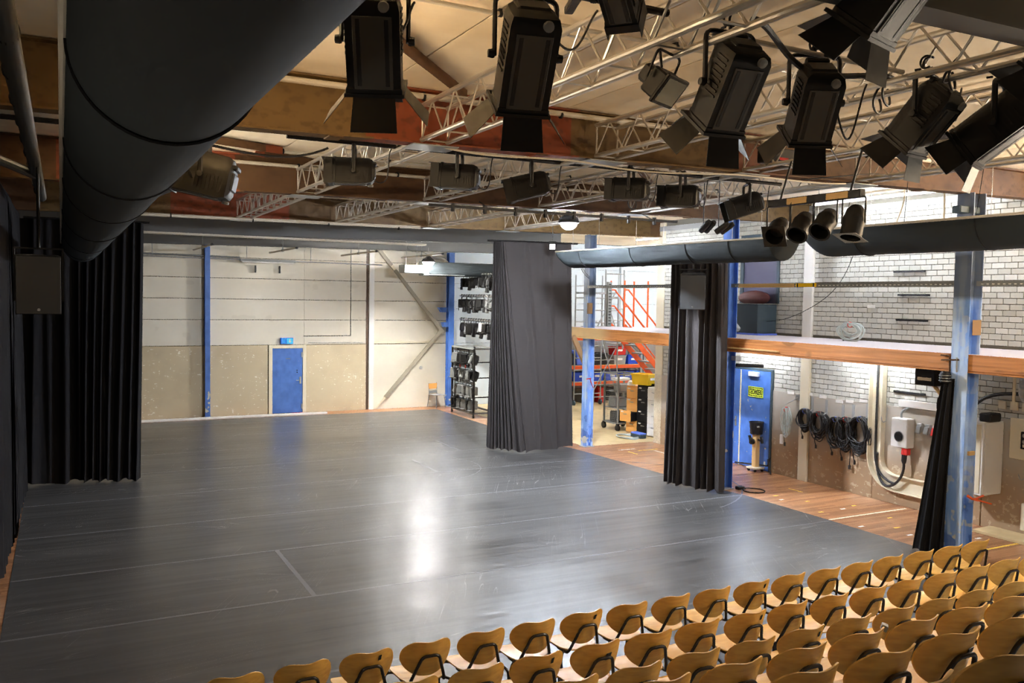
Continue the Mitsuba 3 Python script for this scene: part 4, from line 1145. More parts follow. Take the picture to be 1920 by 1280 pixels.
# cable coils on hooks
def coil(label, y, z, w, h, n, seed, r=.0095, x=XR - .12, m='m_rubber', group=None):
    q = np.random.default_rng(seed)
    t = thing('cable_coil', label, 'cable', group)
    ms = []
    for i in range(n):
        a, b = w / 2 * q.uniform(.60, 1.05), h / 2 * q.uniform(.66, 1.05)
        cx, dz, dx = q.uniform(-.02, .02), h / 2 - b + q.uniform(-.01, .02), q.uniform(-.05, .06)
        th = np.linspace(0, 2 * math.pi, 26)
        wv = .012 * np.sin(th * 3 + q.uniform(0, 6))
        ms.append(tube(np.c_[x + dx + .03 * np.sin(th + i), y + cx + (a + wv) * np.sin(th), z + dz + (b + wv) * np.cos(th)], r, 5))
    part(t, 'loops', cat(ms), m, True)
    th = np.linspace(0, 2 * math.pi, 12)
    part(t, 'tie', tube(np.c_[x + .07 * np.cos(th), np.full(12, y), z + h / 2 - .02 + .05 * np.sin(th)], .008, 5), 'm_red' if seed % 2 else 'm_bluelight')
    tail = [(x, y + w * .2, z - h * .35), (x + .02, y + w * .25, z - h * .62), (x + .03, y + w * .22, z - h * .68)]
    part(t, 'plug', cat([tube(spline(tail, 10), r, 5), tube([tail[-1], (tail[-1][0], tail[-1][1], tail[-1][2] - .07)], .02, 8)]), 'm_rubber', 30)
    part(t, 'label_tag', box(XR - .03, XR - .022, y - .09, y + .09, z + h / 2 + .30, z + h / 2 + .36), 'm_white_paint')
    return t


cs = [(12.92, 1.27, .36, .46), (12.55, 1.20, .38, .56), (12.13, 1.14, .38, .58), (11.88, 1.13, .40, .66), (11.55, 1.15, .48, .72)]
for i, (y, z, w, h) in enumerate(cs):
    coil(f'thick coil of black cables on a wall hook, {ORD[i]} from the left', y, z, w, h, 26 if i < 4 else 34, 20 + i, group='cable coils on the brick wall hooks')
    t = thing('wall_hook', f'steel wall hook holding the {ORD[i]} cable coil', 'hook', 'hooks of the cable coils')
    part(t, 'arm', tube(rounded([(XR - .02, y - .1, z + h / 2 + .02), (XR - .16, y - .1, z + h / 2 - .05), (XR - .19, y - .1, z + h / 2 + .04)], .03), .010, 6), 'm_steel', 30)
    part(t, 'plate', box(XR - .032, XR - .018, y - .13, y - .07, z + h / 2 - .06, z + h / 2 + .28), 'm_grey')
solo('hanging_cable', cat([tube(spline([(XR - .12, 11.78, 1.35), (XR - .1, 11.76, .9), (XR - .09, 11.77, .55)], 14), .009, 6), tube([(XR - .09, 11.77, .55), (XR - .09, 11.77, .48)], .028, 8)]), 'm_rubber', 'single black cable with a plug dangling below the fourth coil', 'cable', smooth=30)
coil('bundle of thin white cords on a hook beside the blue double door', 13.42, 1.16, .20, .62, 14, 41, .006, XR - .14, 'm_rope')
solo('socket_block', box(XR - .16, XR - .11, 13.50, 13.57, .70, .90, .006), 'm_white_paint', 'white socket block hanging from the white cords', 'socket')
solo('cord_bracket', cat([tube([(XR - .02, 13.22, 1.72), (XR - .18, 13.42, 1.55)], .012, 6), box(XR - .03, XR - .02, 13.16, 13.28, 1.66, 1.78)]), 'm_steel', 'small steel bracket above the white cords', 'bracket')

# tall curved cable trunking
t = thing('cable_trunking', 'tall cream cable trunking that bends along the brick wall towards the right', 'trunking')


def ribbon_yz(pts, w, x0, x1):
    p = np.asarray(pts); tg = np.gradient(p, axis=0); tg /= np.linalg.norm(tg, axis=1, keepdims=True)
    nn = np.c_[-tg[:, 1], tg[:, 0]] * w / 2
    return yz_prism(np.vstack([p + nn, (p - nn)[::-1]]), x0, x1)


path = rounded([(11.19, 2.76, 0), (11.19, .40, 0), (10.12, .40, 0)], .55, 12)[:, :2]
part(t, 'back', ribbon_yz(path, .30, XR - .035, XR - .02), 'm_cream')
nn = np.gradient(path, axis=0); nn /= np.linalg.norm(nn, axis=1, keepdims=True); nn = np.c_[-nn[:, 1], nn[:, 0]]
for s in (-1, 1): part(t, 'side', ribbon_yz(path + nn * s * .145, .014, XR - .14, XR - .02), 'm_cream')
inn = path[:-2] + nn[:-2] * .02
part(t, 'supply_cable', tube(np.c_[np.full(len(inn), XR - .06), inn], .022, 8), 'm_rubber', 30, label='thick black cable inside')

# switch box with red plug
t = thing('switch_box', 'light grey switch box with a round dial, red plug below', 'switch box')
part(t, 'case', box(XR - .24, XR - .03, 10.40, 10.74, 1.11, 1.64, .012), 'm_white_paint')
part(t, 'dial', cat([cyl((XR - .24, 10.56, 1.31), (XR - .262, 10.56, 1.31), .085, 24), box(XR - .275, XR - .26, 10.49, 10.63, 1.295, 1.325)]), 'm_dark', 30)
part(t, 'dial_ring', mv(lathe([(.088, 0), (.1, 0), (.1, .012), (.088, .012)], 24), tr(XR - .24, 10.56, 1.31) @ rot('y', -90)), 'm_grey', 30)
part(t, 'socket', cat([cyl((XR - .14, 10.5, 1.12), (XR - .16, 10.5, .98), .055, 14), box(XR - .2, XR - .1, 10.41, 10.52, .98, 1.10, .01)]), 'm_red', 30)
part(t, 'plug', tube([(XR - .15, 10.5, 1.0), (XR - .16, 10.5, .86), (XR - .16, 10.5, .82)], [.05, .045, .03], 12), 'm_rubber', 30)
part(t, 'plug_cable', tube(spline([(XR - .16, 10.5, .84), (XR - .15, 10.54, .6), (XR - .14, 10.7, .4), (XR - .12, 10.9, .33), (XR - .08, 11.1, .5), (XR - .07, 11.15, .9)], 30), .024, 8), 'm_rubber', 30)
part(t, 'inlet', tube(rounded([(XR - .12, 10.62, 1.63), (XR - .12, 10.62, 1.76), (XR - .06, 10.5, 1.84)], .06), .02, 8), 'm_greyplate', 30)
for i, y in enumerate((10.26, 10.10, 9.95)):
    t = thing('wall_socket', ['grey flap socket next to the switch box', 'grey flap socket, second beside the switch box', 'red flap socket, third beside the switch box'][i], 'socket')
    part(t, 'case', box(XR - .1, XR - .03, y - .05, y + .05, 1.42, 1.58, .008), 'm_grey' if i < 2 else 'm_white_paint')
    part(t, 'flap', mv(box(-.045, .045, -.045, .0, -.07, .07, .008), tr(XR - .1, y, 1.46) @ rot('z', -90) @ rot('x', -18)), 'm_greyplate' if i < 2 else 'm_red')
solo('wall_hook', cat([tube(rounded([(XR - .02, 11.0, 1.78), (XR - .05, 11.0, 1.52), (XR - .13, 11.02, 1.5), (XR - .14, 11.04, 1.6)], .04), .009, 6)]), 'm_steel', 'empty steel hook left of the switch box', 'hook', smooth=30)
solo('wire_duct', box(XR - .09, XR - .02, 9.85, 10.72, 1.84, 1.97, .004), 'm_white_paint', 'white flat wire duct above the switch box', 'trunking')
t = thing('wall_case', 'black equipment box hanging under the platform left of the slim curtain', 'equipment box')
part(t, 'case', box(12.2, 12.6, 8.95, 9.3, 2.42, 2.72, .01), 'm_dark')
part(t, 'strip', box(12.195, 12.2, 9.0, 9.25, 2.5, 2.55), 'm_cream')
part(t, 'timber_arm', tube([(12.4, 9.1, 2.42), (12.3, 8.7, 2.1)], .03, 6), 'm_timber')
coil('loose black cable loops hanging from the timber arm left of the slim curtain', 8.98, 2.08, .22, .36, 6, 55, .012, 12.55)
t = thing('moving_head', 'small black caged lamp on top of the slim curtain', 'lamp')
part(t, 'body', mv(lathe([(.0, 0), (.07, 0), (.078, .03), (.078, .12), (.06, .16), (0, .16)], 18), tr(11.42, 8.2, 2.58)), 'm_dark', 30)
part(t, 'cage', cat([mv(lathe([(.082, z), (.086, z), (.086, z + .012), (.082, z + .012)], 18), tr(11.42, 8.2, 2.6)) for z in (0, .04, .08)]), 'm_steel')
part(t, 'rod', cyl((11.5, 8.08, 2.74), (11.5, 8.08, 2.95), .012, 8), 'm_steel')

# to the right of the column
t = thing('wall_cabinet', 'tall white cabinet on the wall right of the blue column', 'cabinet')
part(t, 'body', box(13.2, XR - .02, 8.75, 9.32, .62, 1.82, .01), 'm_white_paint')
part(t, 'door', box(13.188, 13.2, 8.79, 9.28, .66, 1.78, .004), 'm_cream')
part(t, 'side_door', box(13.24, 13.7, 8.742, 8.75, .66, 1.78, .004), 'm_white_paint')
solo('paper_sheet', mv(box(-.12, .12, -.1, .1, 0, .012), tr(13.3, 9.1, 1.9) @ rot('x', 24)), 'm_white_paint', 'white sheet lying on top of the white wall cabinet', 'paper')
solo('desk_phone', box(13.3, 13.6, 8.72, 8.92, 1.82, 1.96, .02), 'm_black', 'black box on the white wall cabinet', 'box')
t = thing('outlet_board', 'pale wall board with a black block of round sockets at the right edge', 'outlet board')
part(t, 'panel', box(XR - .06, XR - .02, 7.4, 8.62, 1.24, 1.9, .006), 'm_cream')
part(t, 'block', box(XR - .09, XR - .06, 7.7, 8.42, 1.42, 1.70, .006), 'm_dark')
for r_ in range(2):
    for c_ in range(6):
        part(t, 'socket', mv(lathe([(0, .008), (.030, .008), (.034, 0)], 14), tr(XR - .09, 8.36 - c_ * .115, 1.64 - r_ * .10) @ rot('y', -90)), 'm_grey', 30)
for c_ in range(2): part(t, 'switch', box(XR - .1, XR - .09, 8.32 - c_ * .12, 8.38 - c_ * .12, 1.45, 1.50, .004), 'm_cream')
t = thing('switch_row', 'row of square switches on the dark wall above the white cabinet', 'switch')
for i in range(4): part(t, 'switch', box(XR - .05, XR - .02, 8.78 - i * .2 - .065, 8.78 - i * .2 + .065, 2.02, 2.16, .006), 'm_cream')
solo('wall_arch_cable', tube(spline([(XR - .06, 9.3, 1.95), (XR - .08, 9.0, 2.2), (XR - .08, 8.4, 2.3), (XR - .08, 7.8, 2.25), (XR - .06, 7.4, 2.0)], 30), .03, 8), 'm_rubber', 'thick black cable arching over the square switches', 'cable', smooth=40)
solo('wall_hook', tube(rounded([(XR - .02, 8.35, 1.2), (XR - .05, 8.35, .95), (XR - .13, 8.37, .92), (XR - .14, 8.4, 1.02)], .04), .010, 6), 'm_steel', 'empty steel hook under the board of round sockets', 'hook', smooth=30)
t = thing('radiator', 'cream wall radiator low at the right edge', 'radiator')
part(t, 'body', box(XR - .12, XR - .02, 7.0, 8.35, .12, .56, .01), 'm_cream')
part(t, 'grille', cat([box(XR - .122, XR - .02, y, y + .03, .56, .575) for y in np.arange(7.05, 8.3, .07)]), 'm_grey')
for z in (.24, .44): part(t, 'screw', cyl((XR - .12, 8.15, z), (XR - .126, 8.15, z), .018, 10), 'm_dark')
solo('plinth', box(XR - .5, XR - .0, 5.0, 8.9, 0, .05, .006), 'm_conc', 'low concrete plinth along the foot of the wall at the right edge', 'plinth')
t = thing('air_hose', 'silver flexible air hose coming down from the platform at the right edge', 'hose')
part(t, 'hose', tube(spline([(12.9, 7.9, 2.72), (12.95, 7.95, 2.5), (13.05, 8.0, 2.35), (13.1, 7.7, 2.25)], 30), [.09 + .008 * (i % 2) for i in range(30)], 14), 'm_galv')
part(t, 'strap', box(12.85, 12.87, 8.05, 8.09, 2.2, 2.75), 'm_cream')
solo('clamp', cat([tube([(11.52, 7.85, .98), (11.56, 7.8, .94), (11.64, 7.76, .92)], .02, 8), tube([(11.6, 7.78, .93), (11.85, 7.7, .86)], .012, 6), tube([(11.6, 7.76, .95), (11.7, 7.72, .99)], .014, 6)]), 'm_orange', 'orange spring clamp on the right blue column', 'clamp', smooth=30)
solo('beam_clamp', cat([tube(rounded([(11.5, 8.34, 2.97), (11.5, 8.2, 2.97), (11.5, 8.18, 2.6)], .03), .012, 6), cyl((11.5, 8.05, 2.92), (11.5, 8.33, 2.90), .012, 6)]), 'm_rust', 'rusty screw clamp on the wooden edge beam by the right column', 'clamp', smooth=30)
# upper level
t = thing('upper_cabinet', 'dark blue-grey cabinet on the platform left of the white wall post', 'cabinet')
part(t, 'body', box(13.12, 13.66, 13.86, 14.98, 3.04, 3.66, .008), 'm_navy')
part(t, 'top', box(13.1, 13.68, 13.84, 15.0, 3.66, 3.675, .004), 'm_greyplate')
part(t, 'plinth', box(13.1, 13.66, 13.82, 15.1, 3.0, 3.035, .004), 'm_bluelight', label='bright blue strip at its foot')
t = thing('window', 'dark framed window over the blue-grey cabinet, red cushion behind', 'window')
part(t, 'frame', cat([box(XR - .04, XR + .02, 13.86, 13.93, 3.68, 5.2), box(XR - .04, XR + .02, 14.95, 15.05, 3.68, 5.2), box(XR - .04, XR + .02, 13.86, 15.05, 5.14, 5.2)]), 'm_navy')
part(t, 'pane', box(XR - .012, XR - .006, 13.93, 14.95, 3.68, 5.14), 'm_purple', label='dim violet pane')
part(t, 'cushion', mv(trimesh.creation.icosphere(3, 1.0), tr(13.56, 14.45, 3.80) @ sc(.12, .48, .16)), 'm_wine', True, label='wine red cushion on the sill')
coil('loose coil of pale rope lying on the platform', 11.45, 3.17, .6, .32, 9, 61, .014, 13.15, 'm_rope')
solo('platform_lamp', mv(box(-.05, .05, -.12, .12, -.05, .05, .01), tr(12.0, 13.3, 3.22) @ rot('x', 40)), 'm_galv', 'small pale lamp head leaning beside the blue column on the platform', 'lamp')
solo('upper_cable', tube(spline([(12.6, 10.9, 4.75), (12.9, 11.5, 4.1), (13.3, 12.6, 3.6), (13.4, 13.6, 3.32), (13.3, 14.4, 3.35)], 30), .006, 6), 'm_rubber', 'thin black cable running down past the white wall post to the blue-grey cabinet', 'cable', smooth=30)
for i, y in enumerate((4.4, 5.6, 6.8, 7.9, 8.8)):
    solo('suspension_wire', tube([(10.1, y, 5.735), (10.05 + .1 * (i % 2), y + .1, 4.74)], .004, 5), 'm_dark', f'thin suspension wire above the right air duct, {ORD[i]} nearest', 'wire', 'suspension wires above the right air ducts')
for i, y in enumerate((9.2, 10.0)):
    solo('hanging_rope', tube(spline([(12.6, y, 5.735), (12.55, y - .05, 5.3), (12.6, y + .1 * i, 5.0), (12.5, y - .12 * i, 4.75)], 14), .014, 6), 'm_cream', f'cream rope hanging over the right air duct, {"left" if i else "right"} one', 'rope', smooth=30)
t = thing('pipe_fitting', 'dark junction box with a short pipe on the column under the platform', 'fitting')
part(t, 'box', box(11.72, 11.86, 12.95, 13.08, 2.55, 2.64, .006), 'm_grey')
part(t, 'pipe', cyl((11.7, 12.9, 2.47), (12.25, 12.75, 2.45), .035, 10), 'm_dark', 30)
# ------------------------------------------------------------------ far corner: school chair, white strip, hanging bars
t = thing('school_chair', 'old school chair with an orange backrest in the far corner', 'chair')
Mx = tr(11.15, 26.72, 0.006) @ rot('z', 200)
part(t, 'backrest', mv(box(-.19, .19, -.205, -.19, .62, .80, .006), Mx), 'm_cabinetorange')
part(t, 'seat', mv(box(-.2, .2, -.18, .2, .43, .445, .005), Mx), 'm_grey')
part(t, 'lower_back', mv(box(-.18, .18, -.2, -.188, .47, .56, .004), Mx), 'm_greyplate')
for s in (-1, 1):
    for yy, nm in ((.19, 0), (-.2, 1)):
        part(t, 'leg', mv(tube([(s * .18, yy * .9, .43), (s * .21, yy * 1.15, 0)], .011, 6), Mx), 'm_greyplate')
    part(t, 'upright', mv(tube([(s * .18, -.18, .42), (s * .18, -.21, .82)], .011, 6), Mx), 'm_greyplate')
t = thing('floor_pole', 'long white pole lying on the floor along the back wall', 'pole')
part(t, 'pole', box(-.6, 7.35, 26.42, 26.52, .005, .075, .01), 'm_white_paint')
part(t, 'pole', box(1.2, 7.1, 26.55, 26.63, .005, .06, .01), 'm_galv')
part(t, 'red_end', box(6.3, 6.7, 26.66, 26.69, .03, .06), 'm_red')
for i, x in enumerate((3.45, 5.62, 7.85, 9.85)):
    t = thing('hanging_bar', f'thin pale bar hanging under the lower dark beam, {ORD[i]} from the left', 'bar', 'pale bars under the lower dark beam')
    part(t, 'bar', cyl((x, 23.3, 4.96), (x, 26.7, 4.96), .028, 8), 'm_greypipe', 30)
    part(t, 'clamp', cat([box(x - .03, x + .03, 24.9, 24.96, 4.92, 5.0), box(x - .008, x + .008, 24.92, 24.94, 5.0, 5.7)]), 'm_greyplate')
    part(t, 'end_cap', cyl((x, 23.25, 4.96), (x, 23.31, 4.96), .033, 8), 'm_black')
t = thing('wall_conduit', 'grey conduit along the back wall below the dark beam', 'conduit')
part(t, 'run', cyl((1.2, 26.98, 4.76), (9.3, 26.98, 4.72), .02, 8), 'm_grey', 30)
part(t, 'run', cyl((1.2, 27.0, 4.83), (4.8, 27.0, 4.80), .03, 8), 'm_greyplate', 30)
for x in (2.35, 5.0, 6.95, 8.25): part(t, 'drop', cyl((x, 26.98, 4.74), (x, 26.98, 5.25), .01, 6), 'm_grey')
t = thing('dark_tube_lamp', 'unlit tube lamp on two black brackets high on the back wall', 'lamp')
part(t, 'body', box(4.80, 6.46, 26.9, 27.02, 4.68, 4.77, .01), 'm_greyplate')
part(t, 'tube', cyl((4.85, 26.88, 4.67), (6.4, 26.88, 4.67), .02, 8), 'm_white_paint', 30)
for x in (5.27, 6.0): part(t, 'bracket', box(x - .02, x + .02, 27.0, 27.06, 4.36, 4.58), 'm_black')
t = thing('wire_conduit', 'thin wire conduit going down the back wall to the exit sign', 'conduit')
part(t, 'drop', cyl((8.28, 27.09, 5.2), (8.28, 27.09, 2.40), .009, 6), 'm_dark')
part(t, 'run', cyl((6.75, 27.09, 2.41), (8.28, 27.09, 2.42), .009, 6), 'm_dark')
part(t, 'run', cyl((6.9, 27.09, 2.2), (8.7, 27.09, 2.19), .007, 6), 'm_greyplate')
solo('wall_vent', mv(lathe([(.0, .02), (.05, .02), (.06, 0)], 14), tr(10.72, YB - .01, 1.33) @ rot('x', 90)), 'm_grey', 'small round fitting low on the white wall panel', 'fitting')


# ------------------------------------------------------------------ stored spotlights: three hanging bars and a rolling rack
def stored(kind):
    if kind == 0:      # with barn doors, hanging
        return cat([box(-.11, .11, -.12, .12, -.36, -.10, .02), box(-.13, .13, .1, .11, -.44, -.2), box(-.10, .10, .11, .2, -.40, -.39), tube(rounded([(-.13, 0, -.22), (-.13, 0, -.03), (.13, 0, -.03), (.13, 0, -.22)], .03), .009, 5), tube([(0, 0, -.04), (0, 0, .03)], .012, 6), box(-.02, .02, -.03, .03, 0, .05, .004)])
    if kind == 1:      # profile spot hanging nose down
        return cat([mv(lathe([(0, 0), (.06, 0), (.065, .02), (.065, .16), (.10, .2), (.11, .36), (.06, .42), (0, .42)], 12), tr(0, 0, -.52) @ rot('x', 8)), tube(rounded([(-.12, 0, -.24), (-.12, 0, -.03), (.12, 0, -.03), (.12, 0, -.24)], .03), .009, 5), box(-.02, .02, -.03, .03, -.03, .05, .004)])
    return cat([mv(lathe([(0, 0), (.10, 0), (.105, .02), (.105, .2), (.06, .3), (0, .3)], 12), tr(0, 0, -.40) @ rot('x', 25)), box(-.12, .12, .02, .03, -.42, -.2), tube(rounded([(-.125, 0, -.2), (-.125, 0, -.03), (.125, 0, -.03), (.125, 0, -.2)], .03), .009, 5), box(-.02, .02, -.03, .03, -.03, .05, .004)])


stp = {(k, m): mikit.ply(stored(k), m, 30) for k in range(3) for m in ('m_dark', 'm_lamp', 'm_greyplate')}
lev = ['top', 'second', 'third']
for li, (z, y0, y1) in enumerate(((4.46, 26.4, 22.0), (3.76, 26.6, 22.2), (2.98, 26.6, 22.2))):
    t = thing('storage_bar', f'steel bar carrying stored spotlights in the far corner, {lev[li]} one', 'bar')
    part(t, 'bar', cyl((11.95, y0 + .1, z), (11.95, y1, z), .024, 8), 'm_steel', 30)
    for y in (y0 - .05, y1 + .3): part(t, 'bracket', box(11.95, 12.3, y - .02, y + .02, z - .02, z + .02), 'm_steel')
    n = 22
    for i in range(n):
        y = y0 - .06 - i * (y0 - y1 - .2) / n
        kd = rng.randrange(3)
        solo('stored_spotlight', stp[(kd, rng.choice(['m_dark', 'm_lamp', 'm_lamp', 'm_greyplate']))], None, f'dark stored spotlight on the {lev[li]} steel bar, {ORD[i]} from the left', 'spotlight', f'stored spotlights on the {lev[li]} bar', M=tr(11.95, y, z) @ rot('z', rng.uniform(-35, 35) + 90) @ sc(1.0, 1.0, 1.0 + .15 * rng.random()))
solo('hanging_sheet', box(11.85, 11.87, 24.6, 25.0, 2.62, 2.9), 'm_white_paint', 'white sheet hanging among the stored spotlights', 'sheet', M=rot('z', 0))
t = thing('rolling_rack', 'black steel rolling rack packed with spotlights in the far corner', 'rack')
rx0, rx1, ry0, ry1 = 11.22, 12.0, 23.95, 25.6
for x in (rx0, rx1):
    for y in (ry0, ry1):
        part(t, 'post', box(x - .025, x + .025, y - .025, y + .025, .12, 2.15), 'm_dark')
        part(t, 'castor', cat([cyl((x - .015, y, .05), (x + .015, y, .05), .05, 12), box(x - .02, x + .02, y - .015, y + .015, .05, .13)]), 'm_black', 30)
for z in (.14, 2.13):
    for x in (rx0, rx1): part(t, 'rail', box(x - .025, x + .025, ry0, ry1, z - .025, z + .025), 'm_greyplate')
    for y in (ry0, ry1): part(t, 'cross_rail', box(rx0, rx1, y - .025, y + .025, z - .025, z + .025), 'm_greyplate')
for z in (.62, 1.05, 1.55, 2.05): part(t, 'hanging_rail', cyl((rx0 + .05, ry0, z), (rx0 + .05, ry1, z), .02, 8), 'm_steel', 30)
for z in (.62, 1.22, 1.7): part(t, 'end_rail', box(rx0, rx1, ry0 - .02, ry0 + .02, z, z + .03), 'm_dark')
for li, z in enumerate((2.05, 1.55, 1.05, .62)):
    for i in range(14):
        y = ry1 - .1 - i * .108
        kd = rng.randrange(3)
        solo('stored_spotlight', stp[(kd, rng.choice(['m_dark', 'm_lamp', 'm_greyplate']))], None, f'small stored spotlight on the {["top", "upper", "middle", "lower"][li]} rail of the rolling rack, {ORD[i]} from the left', 'spotlight', f'stored spotlights on the {["top", "upper", "middle", "lower"][li]} rail of the rolling rack', M=tr(rx0 + .05, y, z) @ rot('z', rng.uniform(-25, 25) + 90))
for i, y in enumerate((24.95, 24.55)):
    solo('red_handle', box(rx0 - .03, rx0 - .005, y - .03, y + .03, 1.50, 1.75, .006), 'm_red', f'red strap hanging on the rolling rack, {"left" if i == 0 else "right"} one', 'strap')
solo('floor_cable', tube(spline([(11.3, 23.1, .02), (11.45, 23.0, .015), (11.6, 23.15, .015)], 10), .02, 6), 'm_black', 'short black cable end on the floor before the rolling rack', 'cable')

# ------------------------------------------------------------------ storage room behind the curtains
def pallet_rack(label, x0, x1, y0, y1, levels, h):
    t = thing('pallet_rack', label, 'rack')
    for x in (x0, x1):
        for y in (y0, y1): part(t, 'upright', box(x - .045, x + .045, y - .04, y + .04, 0, h), 'm_galv')
        part(t, 'end_frame', cat([cyl((x, y0, z), (x, y1, z + .5), .015, 6) for z in np.arange(.3, h - .6, .7)]), 'm_galv')
    for z in levels:
        for y in (y0, y1): part(t, 'beam', box(x0, x1, y - .03, y + .03, z - .06, z + .06), 'm_orange', label='orange shelf beam')
        part(t, 'shelf', box(x0, x1, y0, y1, z + .05, z + .065), 'm_timber')
    return t


pallet_rack('orange and grey pallet rack against the storage wall', 15.2, 18.9, 25.9, 26.85, (.72, 1.30, 2.32), 2.7)
pallet_rack('orange pallet rack in the right part of the storage', 19.05, 22.2, 25.9, 26.85, (.72, 1.45, 2.32), 2.7)


def crate(label, x, y, z, w, d, h, m, group=None, rz=0):
    t = thing('crate', label, 'crate', group)
    M = tr(x, y, z) @ rot('z', rz)
    k = .86
    def shell(w0, d0, w1, d1, z0, z1, th=.012):
        o = [(-w0, -d0), (w0, -d0), (w0, d0), (-w0, d0)]; O = [(-w1, -d1), (w1, -d1), (w1, d1), (-w1, d1)]
        ii = [(a * .94, b * .94) for a, b in O]
        V = [(a, b, z0) for a, b in o] + [(a, b, z1) for a, b in O] + [(a, b, z1) for a, b in ii] + [(a * .92, b * .92, z0 + .02) for a, b in o]
        F = []
        for i in range(4):
            j = (i + 1) % 4
            for A, B in ((0, 4), (4, 8), (8, 12)):
                F += [[A + i, A + j, B + j], [A + i, B + j, B + i]]
        F += [[0, 2, 1], [0, 3, 2], [12, 13, 14], [12, 14, 15]]
        return trimesh.Trimesh(np.array(V), np.array(F), process=False)
    part(t, 'tub', mv(shell(w / 2 * k, d / 2 * k, w / 2 * .97, d / 2 * .97, 0, h), M), m)
    part(t, 'rim', mv(cat([box(-w / 2, w / 2, -d / 2, -d / 2 + .03, h - .04, h), box(-w / 2, w / 2, d / 2 - .03, d / 2, h - .04, h), box(-w / 2, -w / 2 + .03, -d / 2, d / 2, h - .04, h), box(w / 2 - .03, w / 2, -d / 2, d / 2, h - .04, h)]), M), m)
    part(t, 'label_card', mv(box(-.1, .1, -d / 2 * .93 - .006, -d / 2 * .93, h * .45, h * .68), M), 'm_white_paint')
    return t


for i in range(6):
    crate(f'blue plastic crate on the lower rack shelf, {ORD[i]} from the left', 15.75 + i * .66, 26.2, .785 if False else 1.37 - .58, .60, .42, .32, 'm_crateblue', 'blue crates on the lower rack shelf')
crate('red plastic crate on top of the grey one on the upper rack shelf', 18.05, 26.2, 1.37 + .34, .55, .42, .30, 'm_red')
crate('light grey plastic crate under the red one', 18.05, 26.2, 1.37, .55, .42, .33, 'm_grey')
crate('blue plastic crate right of the light grey crate on the upper rack shelf', 18.64, 26.2, 1.37, .5, .42, .32, 'm_crateblue')
for i, (x, w) in enumerate(((15.75, .6), (16.5, .6), (17.2, .62))):
    solo('dark_case', box(x - w / 2, x + w / 2, 26.0, 26.6, 1.37, 1.37 + .42 + .1 * (i == 1), .02), ['m_black', 'm_bluelight', 'm_dark'][i], ['black case on the upper rack shelf behind the pale column', 'light blue case on the upper rack shelf', 'dark case on the upper rack shelf left of the red crate'][i], 'case')
for i, (x, w, h, m_) in enumerate(((15.7, .7, .6, 'm_black'), (16.75, .45, .48, 'm_grey'), (17.3, .3, .55, 'm_red'), (18.2, .6, .5, 'm_black'))):
    solo('floor_case', box(x - w / 2, x + w / 2, 26.0, 26.7, 0, h, .02), m_, ['black case on the storage floor beside the wide curtain', 'grey appliance under the rack', 'red box under the rack next to the grey appliance', 'black case under the rack behind the cage trolley'][i], 'case')
# scaffold tower
t = thing('scaffold_tower', 'aluminium scaffold tower on castors in the storage', 'scaffold')
sx0, sx1, sy0, sy1 = 15.85, 16.95, 24.6, 25.6
for x in (sx0, sx1):
    for y in (sy0, sy1):
        part(t, 'upright', cyl((x, y, .2), (x, y, 4.55), .025, 8), 'm_galv', 30)
        part(t, 'castor', cat([cyl((x - .03, y, .09), (x + .03, y, .09), .09, 14), cyl((x, y, .09), (x, y, .22), .02, 6)]), 'm_navy', 30)
for y in (sy0, sy1):
    for z in np.arange(.4, 4.5, .42): part(t, 'rung', cyl((sx0, y, z), (sx1, y, z), .018, 6), 'm_galv')
for (z0, z1) in ((.4, 2.2), (2.4, 4.2)):
    part(t, 'diagonal', cyl((sx0, sy0 - .03, z0), (sx1, sy0 - .03, z1), .018, 6), 'm_galv')
    part(t, 'diagonal', cyl((sx1 + .03, sy0, z0), (sx1 + .03, sy1, z1), .018, 6), 'm_galv')
part(t, 'deck', box(sx0, sx1, sy0, sy1, 3.9, 3.96), 'm_galv')
# orange-railed stair
t = thing('steel_stair', 'steel stair with orange handrails in the storage, behind the platform', 'stair')
for yy in (23.6, 24.4):
    part(t, 'stringer', mv(box(0, 4.4, -.02, .02, -.09, .09), tr(16.5, yy, 2.85) @ rot('y', 45)), 'm_orange')
    for x in (16.5, 17.45): part(t, 'post', cyl((x, yy, 2.8), (x, yy, 4.35), .03, 8), 'm_orange')
    for dz in (.55, 1.1):
        part(t, 'handrail', tube([(16.5, yy, 2.95 + dz), (16.65, yy, 2.95 + dz), (19.4, yy, .15 + dz)], .028, 8), 'm_orange', 30)
for i in range(10): part(t, 'tread', box(16.55 + i * .28, 16.83 + i * .28, 23.62, 24.38, 2.72 - i * .28, 2.76 - i * .28), 'm_galv')
part(t, 'landing', box(15.4, 16.5, 23.5, 24.5, 2.76, 2.82), 'm_galv')
t = thing('ladder', 'pale aluminium ladder standing behind the orange handrails', 'ladder')
for x in (16.62, 17.38): part(t, 'stile', cyl((x, 24.9, 2.0), (x, 24.9, 4.75), .03, 8), 'm_galv', 30)
for z in np.arange(2.2, 4.7, .4): part(t, 'rung', cyl((16.62, 24.9, z), (17.38, 24.9, z), .022, 6), 'm_galv', 30)
t = thing('perforated_post', 'grey perforated steel post standing in the storage beside the orange handrails', 'post')
part(t, 'post', box(16.05, 16.2, 23.9, 24.0, 2.82, 4.3), 'm_greyplate')
part(t, 'holes', cat([box(16.08, 16.17, 23.895, 23.9, z, z + .03) for z in np.arange(2.9, 4.25, .1)]), 'm_black')
solo('roof_sheet', box(15.0, 15.5, 26.96, 27.0, 3.0, 4.3), 'm_navy', 'dark narrow grille high on the storage wall', 'grille')
